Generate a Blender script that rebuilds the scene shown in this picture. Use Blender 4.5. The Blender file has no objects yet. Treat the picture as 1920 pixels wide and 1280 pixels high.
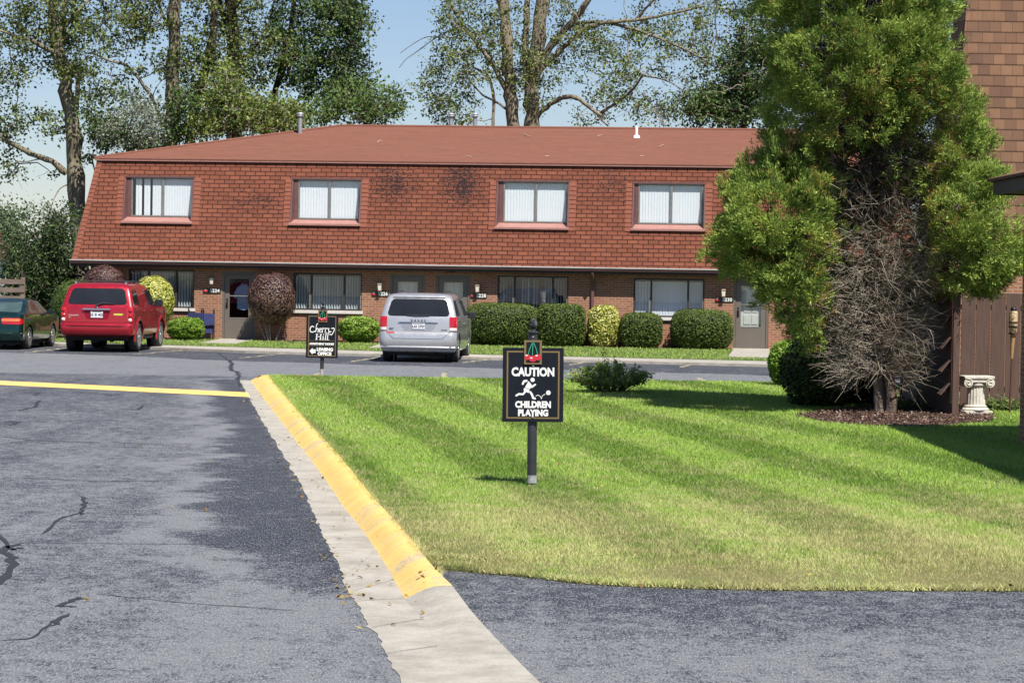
import bpy, bmesh, math, random
import numpy as np
from mathutils import Vector, Matrix
R = math.radians
random.seed(7); rng = np.random.default_rng(7)
scene = bpy.context.scene
COL = scene.collection

# ---------------------------------------------------------------- camera
FPX, CAMH, PITCH, ROLL = 5000.0, 2.33, math.atan(131/5000), R(0.9)
fwd = Vector((0, math.cos(PITCH), -math.sin(PITCH)))
r0 = Vector((1, 0, 0)); u0 = Vector((0, math.sin(PITCH), math.cos(PITCH)))
camr = r0*math.cos(ROLL) + u0*math.sin(ROLL)
camu = u0*math.cos(ROLL) - r0*math.sin(ROLL)
cam = bpy.data.cameras.new('camera'); camo = bpy.data.objects.new('camera', cam); COL.objects.link(camo)
cam.sensor_width = 36; cam.sensor_fit = 'HORIZONTAL'; cam.lens = FPX/1920*36
cam.clip_start = 0.5; cam.clip_end = 3000
m = Matrix((camr, camu, -fwd)).transposed().to_4x4(); m.translation = Vector((0, 0, CAMH))
camo.matrix_world = m
scene.camera = camo

# ---------------------------------------------------------------- sky, sun, exposure
SD = Vector((0.30, -0.60, 1.0)).normalized()          # towards the sun
w = bpy.data.worlds.new('World'); scene.world = w; w.use_nodes = True
nt = w.node_tree; bg = nt.nodes['Background']
sky = nt.nodes.new('ShaderNodeTexSky'); sky.sky_type = 'NISHITA'; sky.sun_disc = False
sky.sun_elevation = math.asin(SD.z); sky.sun_rotation = math.atan2(SD.x, SD.y)
sky.altitude = 200; sky.air_density = 1.0; sky.dust_density = 0.15; sky.ozone_density = 2.0
tnt = nt.nodes.new('ShaderNodeMix'); tnt.data_type = 'RGBA'; tnt.blend_type = 'MULTIPLY'; tnt.inputs[0].default_value = 1; tnt.inputs[7].default_value = (0.90, 0.93, 1.10, 1)
nt.links.new(sky.outputs[0], tnt.inputs[6]); nt.links.new(tnt.outputs[2], bg.inputs[0]); bg.inputs[1].default_value = 0.06
sl = bpy.data.lights.new('sun', 'SUN'); sl.energy = 5.0; sl.angle = R(0.5); sl.color = (1, 0.955, 0.88)
so = bpy.data.objects.new('sun', sl); COL.objects.link(so)
so.rotation_euler = SD.to_track_quat('Z', 'Y').to_euler(); so.location = (20, -30, 60)
scene.view_settings.view_transform = 'Standard'; scene.view_settings.look = 'None'
scene.view_settings.exposure = 0.66; scene.view_settings.gamma = 1
scene.cycles.max_bounces = 6; scene.cycles.transparent_max_bounces = 16

# ---------------------------------------------------------------- pixel -> world
def ray(x, y):
    return (fwd + camr*((x-960)/FPX) + camu*((640-y)/FPX))
def gp(x, y, z=0.0):
    d = ray(x, y); t = (z-CAMH)/d.z
    return Vector((d.x*t, d.y*t, z))
def dp(x, y, D):
    d = ray(x, y); t = D/d.y
    return Vector((d.x*t, D, CAMH+d.z*t))

# ---------------------------------------------------------------- materials
def _n(nt, t, **k):
    n = nt.nodes.new(t)
    for a, b in k.items(): setattr(n, a, b)
    return n
def mixc(nt, fac, a, b, mode='MIX'):
    n = _n(nt, 'ShaderNodeMix', data_type='RGBA', blend_type=mode)
    for i, v in ((0, fac), (6, a), (7, b)):
        if hasattr(v, 'links'): nt.links.new(v, n.inputs[i])
        elif isinstance(v, (int, float)): n.inputs[i].default_value = v if i == 0 else (v, v, v, 1)
        else: n.inputs[i].default_value = (*v, 1)
    return n.outputs[2]
def ramp(nt, src, a, b, lo=0.0, hi=1.0):
    n = _n(nt, 'ShaderNodeMapRange'); n.inputs[1].default_value = a; n.inputs[2].default_value = b
    n.inputs[3].default_value = lo; n.inputs[4].default_value = hi
    nt.links.new(src, n.inputs[0]); return n.outputs[0]
def math_(nt, op, a, b=None):
    n = _n(nt, 'ShaderNodeMath', operation=op)
    for i, v in enumerate((a, b)):
        if v is None: continue
        if hasattr(v, 'links'): nt.links.new(v, n.inputs[i])
        else: n.inputs[i].default_value = v
    return n.outputs[0]
def noise(nt, vec, scale, detail=4, rough=0.6, stretch=None, dist=0):
    if stretch:
        mp = _n(nt, 'ShaderNodeMapping'); mp.inputs['Scale'].default_value = stretch
        nt.links.new(vec, mp.inputs[0]); vec = mp.outputs[0]
    n = _n(nt, 'ShaderNodeTexNoise'); n.inputs['Scale'].default_value = scale
    n.inputs['Detail'].default_value = detail; n.inputs['Roughness'].default_value = rough
    n.inputs['Distortion'].default_value = dist
    nt.links.new(vec, n.inputs['Vector']); return n.outputs[0]
def base(name):
    m = bpy.data.materials.new(name); m.use_nodes = True
    nt = m.node_tree; p = nt.nodes['Principled BSDF']
    tc = _n(nt, 'ShaderNodeTexCoord')
    return m, nt, p, tc
def setbump(nt, p, h, strength, dist=0.01):
    b = _n(nt, 'ShaderNodeBump'); b.inputs['Strength'].default_value = strength; b.inputs['Distance'].default_value = dist
    nt.links.new(h, b.inputs['Height']); nt.links.new(b.outputs[0], p.inputs['Normal'])
def M(name, c1, c2=None, scale=6, rough=0.7, metal=0, bump=0, bscale=40, stretch=None, spec=0.4, coat=0, bd=0.01):
    m, nt, p, tc = base(name)
    if c2 is None: c2 = tuple(v*0.8 for v in c1)
    f = ramp(nt, noise(nt, tc.outputs['Object'], scale, 5, 0.65, stretch), 0.3, 0.7)
    nt.links.new(mixc(nt, f, c1, c2), p.inputs['Base Color'])
    p.inputs['Roughness'].default_value = rough; p.inputs['Metallic'].default_value = metal
    p.inputs['Specular IOR Level'].default_value = spec; p.inputs['Coat Weight'].default_value = coat
    p.inputs['Coat Roughness'].default_value = 0.04
    if bump: setbump(nt, p, noise(nt, tc.outputs['Object'], bscale, 4, 0.6, stretch), bump, bd)
    return m
def leafmat(name, c1, c2, trans=0.3, rough=0.5, spec=0.3, c3=None):
    m, nt, p, tc = base(name)
    a = _n(nt, 'ShaderNodeAttribute', attribute_name='tint'); sp = _n(nt, 'ShaderNodeSeparateColor')
    nt.links.new(a.outputs['Color'], sp.inputs[0])
    c = mixc(nt, sp.outputs[0], c1, c2)
    if c3: c = mixc(nt, sp.outputs[1], c, c3)
    nt.links.new(c, p.inputs['Base Color']); p.inputs['Roughness'].default_value = rough
    p.inputs['Specular IOR Level'].default_value = spec
    if trans:
        t = _n(nt, 'ShaderNodeBsdfTranslucent'); nt.links.new(c, t.inputs[0])
        mx = _n(nt, 'ShaderNodeMixShader'); mx.inputs[0].default_value = trans
        nt.links.new(p.outputs[0], mx.inputs[1]); nt.links.new(t.outputs[0], mx.inputs[2])
        nt.links.new(mx.outputs[0], nt.nodes['Material Output'].inputs[0])
    return m
def glassmat(name, tint=(0.8, 0.85, 0.87), ior=1.5, refl=1.0):
    m, nt, p, tc = base(name); nt.nodes.remove(p)
    lw = _n(nt, 'ShaderNodeLayerWeight'); lw.inputs[0].default_value = 0.5
    fr = math_(nt, 'ADD', math_(nt, 'MULTIPLY', math_(nt, 'POWER', lw.outputs['Facing'], 5.0), 0.9), 0.075)
    t = _n(nt, 'ShaderNodeBsdfTransparent'); t.inputs[0].default_value = (*tint, 1)
    g = _n(nt, 'ShaderNodeBsdfGlossy'); g.inputs['Roughness'].default_value = 0.01
    mx = _n(nt, 'ShaderNodeMixShader')
    nt.links.new(math_(nt, 'MULTIPLY', fr, refl), mx.inputs[0])
    nt.links.new(t.outputs[0], mx.inputs[1]); nt.links.new(g.outputs[0], mx.inputs[2])
    nt.links.new(mx.outputs[0], nt.nodes['Material Output'].inputs[0]); return m
def brickmat(name, c1, c2, mortar, bw, rh, ms, rough=0.85, bump=0.5, stains=None, weather=0.25, squash_off=0.5, smooth=0.1):
    """brick or shingle pattern on metre UVs"""
    m, nt, p, tc = base(name); uv = tc.outputs['UV']
    wob = _n(nt, 'ShaderNodeVectorMath', operation='SCALE')
    nn = _n(nt, 'ShaderNodeTexNoise'); nn.inputs['Scale'].default_value = 1.3; nt.links.new(uv, nn.inputs[0])
    sb = _n(nt, 'ShaderNodeVectorMath', operation='SUBTRACT'); nt.links.new(nn.outputs[1], sb.inputs[0]); sb.inputs[1].default_value = (.5, .5, .5)
    nt.links.new(sb.outputs[0], wob.inputs[0]); wob.inputs['Scale'].default_value = rh*0.22
    ad = _n(nt, 'ShaderNodeVectorMath', operation='ADD'); nt.links.new(uv, ad.inputs[0]); nt.links.new(wob.outputs[0], ad.inputs[1])
    b = _n(nt, 'ShaderNodeTexBrick'); b.offset = squash_off
    nt.links.new(ad.outputs[0], b.inputs['Vector'])
    b.inputs['Scale'].default_value = 1; b.inputs['Brick Width'].default_value = bw; b.inputs['Row Height'].default_value = rh
    b.inputs['Mortar Size'].default_value = ms; b.inputs['Mortar Smooth'].default_value = smooth
    b.inputs['Color1'].default_value = (*c1, 1); b.inputs['Color2'].default_value = (*c2, 1); b.inputs['Mortar'].default_value = (*mortar, 1)
    big = ramp(nt, noise(nt, uv, 0.9, 5, 0.65), 0.35, 0.7)
    fine = ramp(nt, noise(nt, uv, 90, 2, 0.6), 0.3, 0.75)
    c = mixc(nt, math_(nt, 'MULTIPLY', big, weather), b.outputs[0], tuple(v*0.55 for v in c1))
    c = mixc(nt, math_(nt, 'MULTIPLY', fine, 0.22), c, tuple(v*0.35 for v in c1))
    if stains:
        tot = None
        for (cx, cy, rx, ry, s) in stains:
            mp = _n(nt, 'ShaderNodeMapping'); mp.inputs['Location'].default_value = (-cx/rx, -cy/ry, 0); mp.inputs['Scale'].default_value = (1/rx, 1/ry, 0)
            nt.links.new(uv, mp.inputs[0]); ln = _n(nt, 'ShaderNodeVectorMath', operation='LENGTH'); nt.links.new(mp.outputs[0], ln.inputs[0])
            v = ramp(nt, ln.outputs['Value'], 0.0, 1.0, s, 0.0)
            tot = v if tot is None else math_(nt, 'MAXIMUM', tot, v)
        n1 = noise(nt, uv, 21, 3, 0.8, (0.45, 1.35, 1)); n2 = noise(nt, uv, 4.5, 2, 0.5, (.5, 1.6, 1))
        k = math_(nt, 'ADD', math_(nt, 'ADD', math_(nt, 'MULTIPLY', n1, 1.45), math_(nt, 'MULTIPLY', n2, 0.35)), math_(nt, 'MULTIPLY', tot, 0.36))
        f = ramp(nt, k, 1.13, 1.16)
        f = math_(nt, 'MULTIPLY', f, ramp(nt, tot, 0.0, 0.12))
        c = mixc(nt, math_(nt, 'MULTIPLY', f, 0.92), c, (0.018, 0.015, 0.017))
    nt.links.new(c, p.inputs['Base Color']); p.inputs['Roughness'].default_value = rough
    p.inputs['Specular IOR Level'].default_value = 0.2
    inv = math_(nt, 'SUBTRACT', 1.0, b.outputs[1])
    setbump(nt, p, math_(nt, 'ADD', inv, math_(nt, 'MULTIPLY', fine, 0.25)), bump, 0.01)
    return m

# ---------------------------------------------------------------- mesh builder
class MB:
    def __init__(s): s.v = []; s.f = []; s.sm = []
    def add(s, vs, fs, smooth=False):
        n = len(s.v); s.v += [tuple(p) for p in vs]; s.f += [tuple(i+n for i in f) for f in fs]; s.sm += [smooth]*len(fs); return s
    def box(s, a, b, mat=None):
        (x0, y0, z0), (x1, y1, z1) = a, b
        vs = [(x0,y0,z0),(x1,y0,z0),(x1,y1,z0),(x0,y1,z0),(x0,y0,z1),(x1,y0,z1),(x1,y1,z1),(x0,y1,z1)]
        if mat: vs = [mat @ Vector(v) for v in vs]
        return s.add(vs, [(0,3,2,1),(4,5,6,7),(0,1,5,4),(1,2,6,5),(2,3,7,6),(3,0,4,7)])
    def bbox(s, a, b, bev=0.01, mat=None):
        """box with chamfered edges"""
        bm = bmesh.new(); bmesh.ops.create_cube(bm, size=1)
        for v in bm.verts: v.co = Vector([(a[i]+b[i])/2+v.co[i]*(b[i]-a[i]) for i in range(3)])
        bmesh.ops.bevel(bm, geom=list(bm.edges), offset=bev, segments=1, affect='EDGES')
        vs = [v.co.copy() for v in bm.verts]
        if mat: vs = [mat @ v for v in vs]
        bm.verts.index_update(); fs = [[v.index for v in f.verts] for f in bm.faces]; bm.free()
        return s.add(vs, fs)
    def quad(s, a, b, c, d): return s.add([a, b, c, d], [(0, 1, 2, 3)])
    def tube(s, pts, rads, n=8, cap=True, smooth=True):
        pts = [Vector(p) for p in pts]
        if not hasattr(rads, '__len__'): rads = [rads]*len(pts)
        vs = []; fs = []; up = Vector((0.13, 0.31, 0.94))
        for i, p in enumerate(pts):
            t = (pts[min(i+1, len(pts)-1)]-pts[max(i-1, 0)])
            t = t.normalized() if t.length > 1e-9 else Vector((0, 0, 1))
            a = t.cross(up)
            if a.length < 0.1: a = t.cross(Vector((1, 0, 0)))
            a.normalize(); b = t.cross(a)
            up = b if False else up
            for k in range(n):
                th = 2*math.pi*k/n; vs.append(p + (a*math.cos(th)+b*math.sin(th))*rads[i])
        for i in range(len(pts)-1):
            for k in range(n):
                fs.append((i*n+k, i*n+(k+1) % n, (i+1)*n+(k+1) % n, (i+1)*n+k))
        s.add(vs, fs, smooth)
        if cap and n > 2:
            s.add(vs[:n], [tuple(range(n))]); s.add(vs[-n:], [tuple(range(n-1, -1, -1))])
        return s
    def lathe(s, prof, n=20, c=(0, 0, 0), mat=None, smooth=True):
        vs = []; fs = []
        for (r, z) in prof:
            for k in range(n):
                th = 2*math.pi*k/n; v = Vector((r*math.cos(th), r*math.sin(th), z))
                vs.append((mat @ v if mat else v)+Vector(c))
        for i in range(len(prof)-1):
            for k in range(n): fs.append((i*n+k, i*n+(k+1) % n, (i+1)*n+(k+1) % n, (i+1)*n+k))
        s.add(vs, fs, smooth)
        if prof[0][0] > 1e-4: s.add(vs[:n], [tuple(range(n-1, -1, -1))])
        if prof[-1][0] > 1e-4: s.add(vs[-n:], [tuple(range(n))])
        return s
    def prism(s, poly, y0, y1, mat=None):
        """polygon in xz extruded along y from y0 (front) to y1"""
        n = len(poly); vs = [Vector((x, y0, z)) for x, z in poly]+[Vector((x, y1, z)) for x, z in poly]
        if mat: vs = [mat @ v for v in vs]
        return s.add(vs, [tuple(range(n)), tuple(range(2*n-1, n-1, -1))]+[((i+1) % n, i, n+i, n+(i+1) % n) for i in range(n)])
    def build(s, name, mat, parent=None, uv=True, sharp=None):
        me = bpy.data.meshes.new(name); me.from_pydata(s.v, [], s.f); me.update()
        me.polygons.foreach_set('use_smooth', s.sm)
        if sharp: me.set_sharp_from_angle(angle=R(sharp))
        if uv:
            ul = me.uv_layers.new(name='UVMap'); data = np.zeros((len(me.loops), 2), dtype=np.float32)
            for p in me.polygons:
                n = p.normal; az = abs(n.z) > 0.82; ax = abs(n.x) > abs(n.y)
                for li in p.loop_indices:
                    c = me.vertices[me.loops[li].vertex_index].co
                    data[li] = (c.x, c.y) if az else ((c.y, c.z) if ax else (c.x, c.z))
            ul.data.foreach_set('uv', data.ravel())
        me.materials.append(mat)
        o = bpy.data.objects.new(name, me); COL.objects.link(o)
        if parent: o.parent = parent
        return o
def npmesh(name, V, F, mat, parent=None, tint=None, smooth=False):
    """V (n,3), F (m,k) uniform faces, tint (n,3)"""
    V = np.asarray(V, dtype=np.float32); F = np.asarray(F, dtype=np.int32); k = F.shape[1]
    me = bpy.data.meshes.new(name); me.vertices.add(len(V)); me.vertices.foreach_set('co', V.ravel())
    me.loops.add(F.size); me.loops.foreach_set('vertex_index', F.ravel())
    me.polygons.add(len(F)); me.polygons.foreach_set('loop_start', np.arange(0, F.size, k, dtype=np.int32))
    me.polygons.foreach_set('loop_total', np.full(len(F), k, dtype=np.int32))
    me.polygons.foreach_set('use_smooth', np.full(len(F), smooth))
    if tint is not None:
        a = me.color_attributes.new('tint', 'FLOAT_COLOR', 'POINT')
        t = np.ones((len(V), 4), dtype=np.float32); t[:, :3] = tint; a.data.foreach_set('color', t.ravel())
    me.update(calc_edges=True); me.validate()
    me.materials.append(mat)
    o = bpy.data.objects.new(name, me); COL.objects.link(o)
    if parent: o.parent = parent
    return o
def tag(o, label, cat, group=None):
    o['label'] = label; o['category'] = cat
    if group: o['group'] = group
    return o
def struct(o, kind='structure'): o['kind'] = kind; return o
def thing(name, label, cat, loc=(0, 0, 0), rz=0, group=None):
    o = bpy.data.objects.new(name, None); COL.objects.link(o); o.empty_display_size = 0.3
    o.location = loc; o.rotation_euler = (0, 0, rz); return tag(o, label, cat, group)
def copy_tree(o, parent=None):
    c = o.copy(); COL.objects.link(c)
    if parent: c.parent = parent
    for ch in list(o.children): copy_tree(ch, c)
    return c
_lat = {}
def vnoise(x, y, scale, seed=0):
    if seed not in _lat: _lat[seed] = np.random.default_rng(seed+100).random((256, 256))
    L = _lat[seed]; x = np.asarray(x)*scale; y = np.asarray(y)*scale
    xi = np.floor(x).astype(int); yi = np.floor(y).astype(int); fx = x-xi; fy = y-yi
    fx = fx*fx*(3-2*fx); fy = fy*fy*(3-2*fy)
    g = lambda i, j: L[(xi+i) % 256, (yi+j) % 256]
    return (g(0,0)*(1-fx)+g(1,0)*fx)*(1-fy)+(g(0,1)*(1-fx)+g(1,1)*fx)*fy
def fbm(x, y, scale, seed=0, o=4):
    t = 0; a = 0.5; n = 0
    for i in range(o): t = t+a*vnoise(x, y, scale*2**i, seed+i); n += a; a *= 0.55
    return t/n
def unit(v): return v/np.maximum(np.linalg.norm(v, axis=1, keepdims=True), 1e-9)
def leaf_quads(P, N, L, Wd, tint, updir=None):
    """rhombic leaf per point: P centre, N normal, L length, Wd width"""
    n = len(P); N = unit(N); r = rng.normal(size=(n, 3)) if updir is None else updir+0.25*rng.normal(size=(n, 3))
    A = unit(np.cross(np.cross(N, r), N)); B = np.cross(N, A)
    L = np.asarray(L).reshape(-1, 1); Wd = np.asarray(Wd).reshape(-1, 1)
    V = np.stack([P-A*L*.5, P+B*Wd*.5+N*Wd*.12, P+A*L*.5, P-B*Wd*.5+N*Wd*.12], 1).reshape(-1, 3)
    F = np.arange(4*n).reshape(-1, 4)
    return V, F, np.repeat(tint, 4, axis=0)
def text_mesh(s, size, x, z, y, mat, parent, name='lettering', offset=0.0, extrude=0.001, sx=1.0, shear=0.0, align='CENTER', spacing=1.0):
    cu = bpy.data.curves.new(name, 'FONT'); cu.body = s; cu.size = size; cu.offset = offset; cu.extrude = extrude
    cu.align_x = align; cu.align_y = 'CENTER'; cu.shear = shear; cu.space_character = spacing; cu.resolution_u = 3
    t = bpy.data.objects.new(name, cu); COL.objects.link(t)
    bpy.context.view_layer.update()
    dg = bpy.context.evaluated_depsgraph_get(); me = bpy.data.meshes.new_from_object(t.evaluated_get(dg))
    bpy.data.objects.remove(t); bpy.data.curves.remove(cu)
    me.transform(Matrix.Translation((x, y, z)) @ Matrix.Rotation(R(90), 4, 'X') @ Matrix.Diagonal((sx, 1, 1, 1)))
    me.materials.clear(); me.materials.append(mat); me.name = name
    o = bpy.data.objects.new(name, me); COL.objects.link(o)
    if parent: o.parent = parent
    return o
# ================================================================ GROUND
ZL = 0.12                                                # lawn height
def pxy(pts, z): return [gp(x, y, z) for x, y in pts]
def inpoly(px, py, poly):
    ins = np.zeros(len(px), bool); n = len(poly)
    for i in range(n):
        x1, y1 = poly[i][0], poly[i][1]; x2, y2 = poly[(i+1) % n][0], poly[(i+1) % n][1]
        c = ((y1 > py) != (y2 > py)) & (px < (x2-x1)*(py-y1)/((y2-y1) if y2 != y1 else 1e-9)+x1)
        ins ^= c
    return ins
def slab(name, poly, z0, z1, mat):
    """flat sheet with a skirt"""
    b = MB(); n = len(poly)
    top = [(p[0], p[1], z1) for p in poly]; bot = [(p[0], p[1], z0) for p in poly]
    b.add(top+bot, [tuple(range(n))]+[(i, n+i, n+(i+1) % n, (i+1) % n) for i in range(n)])
    return struct(b.build(name, mat))
m_soil = M('soil', (.055, .05, .025), (.06, .085, .02), 0.8, 0.95, bump=0.4, bscale=12)
b = MB(); b.quad((-900, -60, -.06), (900, -60, -.06), (900, 1500, -.06), (-900, 1500, -.06)); struct(b.build('ground', m_soil))

# asphalt with worn and freshly sealed patches
A_px = [(449,712),(470,750),(500,802),(535,858),(565,908),(590,966),(614,1015),(637,1065),(648,1090),(660,1114),(664,1122),(696,1177),(726,1224),(752,1276),(790,1350)]
B_px = [(470,713),(492,745),(522,783),(556,828),(585,865),(614,905),(644,950),(684,999),(721,1055),(745,1098),(759,1123),(795,1160),(820,1212),(842,1276),(880,1350)]
C_px = [(503,703),(522,727),(552,762),(581,795),(628,844),(660,882),(693,924),(740,975),(778,1018),(810,1060),(848,1097),(885,1147),(948,1215),(1012,1278),(1090,1350)]
zc = [.13]*10+[.115, .04, .025, .02, .02]
Aw = [gp(x, y, 0.012) for x, y in A_px]; Bw = [gp(x, y, 0.0) for x, y in B_px]; Cw = [gp(x, y, z) for (x, y), z in zip(C_px, zc)]
walkN_px = [(-300,630),(110,649),(317,656),(460,662),(640,667),(920,675),(1360,686),(1700,695)]
walkF_px = [(-300,624),(110,641),(317,647),(460,651),(640,656),(920,665),(1360,675),(1700,683)]
walkN = pxy(walkN_px, 0); walkF = pxy(walkF_px, .07)
m, nt, p, tc = base('asphalt')
a = _n(nt, 'ShaderNodeAttribute', attribute_name='tint'); sp = _n(nt, 'ShaderNodeSeparateColor'); nt.links.new(a.outputs[0], sp.inputs[0])
oc = tc.outputs['Object']
n1 = noise(nt, oc, 1.3, 7, 0.75, (1.0, 0.42, 1)); n2 = noise(nt, oc, 7, 5, 0.75, (1, 0.5, 1)); n3 = noise(nt, oc, 42, 4, 0.8, (1, .25, 1)); n4 = noise(nt, oc, 90, 3, 0.7, (1, .18, 1))
k = math_(nt, 'ADD', math_(nt, 'ADD', math_(nt, 'MULTIPLY', math_(nt, 'SUBTRACT', n1, .5), 1.5), math_(nt, 'MULTIPLY', math_(nt, 'SUBTRACT', n2, .5), 2.1)), sp.outputs[0])
k2 = math_(nt, 'ADD', k, math_(nt, 'MULTIPLY', math_(nt, 'SUBTRACT', n3, .5), 2.6))
c = mixc(nt, ramp(nt, k2, 0.15, 0.85), (.024, .029, .042), (.165, .17, .182))
c = mixc(nt, ramp(nt, n4, 0.54, 0.66, 0, 0.75), c, (.36, .365, .37))
c = mixc(nt, ramp(nt, n4, 0.30, 0.44, 0.6, 0.0), c, (.022, .024, .03))
c = mixc(nt, math_(nt, 'MULTIPLY', sp.outputs[1], 1.0), c, (.27, .245, .20))
nt.links.new(c, p.inputs['Base Color']); p.inputs['Roughness'].default_value = 0.82; p.inputs['Specular IOR Level'].default_value = 0.3
setbump(nt, p, math_(nt, 'ADD', n3, math_(nt, 'MULTIPLY', n4, 0.8)), 0.7, 0.012)
m_asph = m
def dist_line(X, Y, L):
    d = np.full(X.shape, 1e9)
    for i in range(len(L)-1):
        ax, ay, bx, by = L[i][0], L[i][1], L[i+1][0], L[i+1][1]
        t = np.clip(((X-ax)*(bx-ax)+(Y-ay)*(by-ay))/((bx-ax)**2+(by-ay)**2), 0, 1)
        d = np.minimum(d, np.hypot(X-ax-t*(bx-ax), Y-ay-t*(by-ay)))
    return d
xs = np.concatenate([[-60, -30, -20], np.arange(-12, 12.01, .12), [16, 30, 60]]); ys = np.concatenate([[-40, 0, 10], np.arange(14, 80, .16), [82]])
XX, YY = np.meshgrid(xs, ys); X = XX.ravel(); Y = YY.ravel()
wear = 0.52+0.30*(vnoise(X*1.6, Y*.12, 1.0, 17)-.5)
side = np.interp(Y, [p_[1] for p_ in Aw][::-1], [p_[0] for p_ in Aw][::-1])
dA = dist_line(X, Y, Aw)
lim = np.interp(Y, [17.5, 19.5, 22, 30, 36, 45, 56], [0.1, 0.4, .85, .9, .7, .6, .55])
edge = (dA-lim*(0.40+0.75*vnoise(X, Y, .7, 5)+.7*vnoise(X*.5, Y, 2.6, 6)))/0.13
dk = np.where(X < side, np.clip(edge, -1, 1), 1)
wear = np.where(X < side, wear-0.38*(1-np.clip((dk+1)/2, 0, 1))*np.clip((Y-18)/3, 0, 1), wear)
wear += np.where(X < side, 0.42*np.exp(-((edge-1.8)/2.0)**2)*(.5+vnoise(X, Y, 1.1, 14))*np.clip((Y-18)/3, 0, 1), 0)     # pale scuffed band beside the sealed strip
wear += np.where(X < side, np.clip((20-Y)/6, 0, .25), 0)
wear -= np.where((X < side) & (Y < 58), .10*np.clip((Y-30)/8, 0, 1), 0)
wn = np.interp(X, [p_[0] for p_ in walkN], [p_[1] for p_ in walkN])
wear = np.where(Y > 57, np.where(wn-Y < 5.6+0.5*vnoise(X, Y, .8, 3), 0.06+0.10*vnoise(X, Y, .6, 9), 0.85), wear)
drv = (X > side) & (Y < 25)
ym = np.interp(X, [-.6, 0, .5, 1.3, 4], [20.2, 19.6, 19.3, 19.0, 19.0])
dd = ym-Y
wear = np.where(drv, np.interp(dd, [0, .7, 1.6, 2.8], [.28, .32, .50, .72])+0.25*(fbm(X, Y, .9, 12)-.5), wear)
dirt = 0*X
col = np.stack([wear, dirt, 0*X], 1)
nx, ny = len(xs), len(ys); I = np.arange(nx*ny).reshape(ny, nx)
F = np.stack([I[:-1, :-1], I[:-1, 1:], I[1:, 1:], I[1:, :-1]], -1).reshape(-1, 4)
struct(npmesh('asphalt_road', np.stack([X, Y, 0*X+0.0], 1), F, m_asph, tint=col, smooth=True))

# cracks and tar lines in the road
def ribbon(b, pts, w, z=0.004, jit=0.3, sub=6):
    P = [Vector(p) for p in pts]; Q = []
    for i in range(len(P)-1):
        for k in range(sub):
            Q.append(P[i].lerp(P[i+1], k/sub))
    Q.append(P[-1]); L = []; Rr = []
    for i, q in enumerate(Q):
        t = (Q[min(i+1, len(Q)-1)]-Q[max(i-1, 0)]); n = Vector((-t.y, t.x, 0)).normalized()
        ww = (w if not hasattr(w, '__len__') else w[0]+(w[1]-w[0])*i/len(Q))*(1+jit*random.uniform(-1, 1))
        if i in (0, len(Q)-1): ww *= .2
        q = q+n*random.uniform(-1, 1)*ww*.6
        L.append((q.x+n.x*ww/2, q.y+n.y*ww/2, z)); Rr.append((q.x-n.x*ww/2, q.y-n.y*ww/2, z))
    n = len(Q); b.add(L+Rr, [(i, i+1, n+i+1, n+i) for i in range(n-1)])
m_tar = M('tar', (.02, .021, .025), (.032, .034, .04), 20, 0.75)
b = MB()
for pts, wd in ([[(0,1000),(22,1030),(36,1025)], .05], [[(36,1018),(4,1032),(28,1050),(0,1095)], .07], [[(152,930),(158,948),(150,965)], .045], [[(150,960),(112,972),(80,1000)], .035],
                [[(146,1118),(118,1135),(145,1136)], .06], [[(128,1150),(98,1172)], .05], [[(96,1165),(60,1195),(0,1200)], .022], [[(0,830),(120,826),(330,834)], .02], [[(40,895),(190,902),(350,900)], .03], [[(0,818),(60,825),(190,830)], .03],
                [[(0,1016),(200,1018),(430,1020)], .015], [[(180,1112),(330,1128),(560,1144)], .016], [[(76,750),(68,760),(36,770)], .07], [[(0,792),(34,790),(20,797)], .06], [[(270,760),(262,768),(225,766)], .06], [[(232,737),(200,741)], .06],
                [[(0,912),(400,908)], .012], [[(300,868),(540,885)], .018], [[(60,735),(75,737),(60,741)], .05], [[(0,738),(180,746),(260,745)], .015],
                [[(425,672),(437,684),(433,690),(445,700),(449,712)], .09], [[(395,652),(425,672)], .04], [[(449,712),(450,725)], .05]):
    ribbon(b, [gp(x, y, .004) for x, y in pts], wd)
struct(b.build('road_cracks', m_tar))

# kerb and gutter
m_conc, nt, p, tc = base('concrete')
oc = tc.outputs['Object']; n1 = noise(nt, oc, 2.2, 6, .7); n2 = noise(nt, oc, 45, 4, .7); n3 = noise(nt, oc, 160, 2, .6)
c = mixc(nt, ramp(nt, n1, .32, .66), (.25, .225, .185), (.43, .40, .345)); c = mixc(nt, ramp(nt, n2, .5, .75, 0, .6), c, (.15, .135, .11)); c = mixc(nt, ramp(nt, n3, .5, .7, 0, .35), c, (.52, .50, .47))
nt.links.new(c, p.inputs['Base Color']); p.inputs['Roughness'].default_value = .9; setbump(nt, p, math_(nt, 'ADD', n2, n3), .5, .008)
m_yel, nt, p, tc = base('yellow_kerb_paint')
oc = tc.outputs['Object']; n1 = noise(nt, oc, 3.0, 6, .7); n2 = noise(nt, oc, 38, 5, .75); n3 = noise(nt, oc, 1.1, 3, .6)
c = mixc(nt, ramp(nt, n1, .35, .65), (.70, .45, .12), (.80, .54, .17)); c = mixc(nt, ramp(nt, n2, .55, .68, 0, .75), c, (.46, .29, .10)); c = mixc(nt, ramp(nt, math_(nt, 'ADD', math_(nt, 'MULTIPLY', n2, .6), math_(nt, 'MULTIPLY', n3, .5)), .60, .65, 0, .85), c, (.36, .33, .28))
nt.links.new(c, p.inputs['Base Color']); p.inputs['Roughness'].default_value = .75; setbump(nt, p, math_(nt, 'ADD', n1, n2), .5, .01)
def resample(L, n):
    out = []
    for i in range(len(L)-1):
        for k in range(n): out.append(L[i].lerp(L[i+1], k/n))
    return out+[L[-1]]
NS = 14
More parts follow.
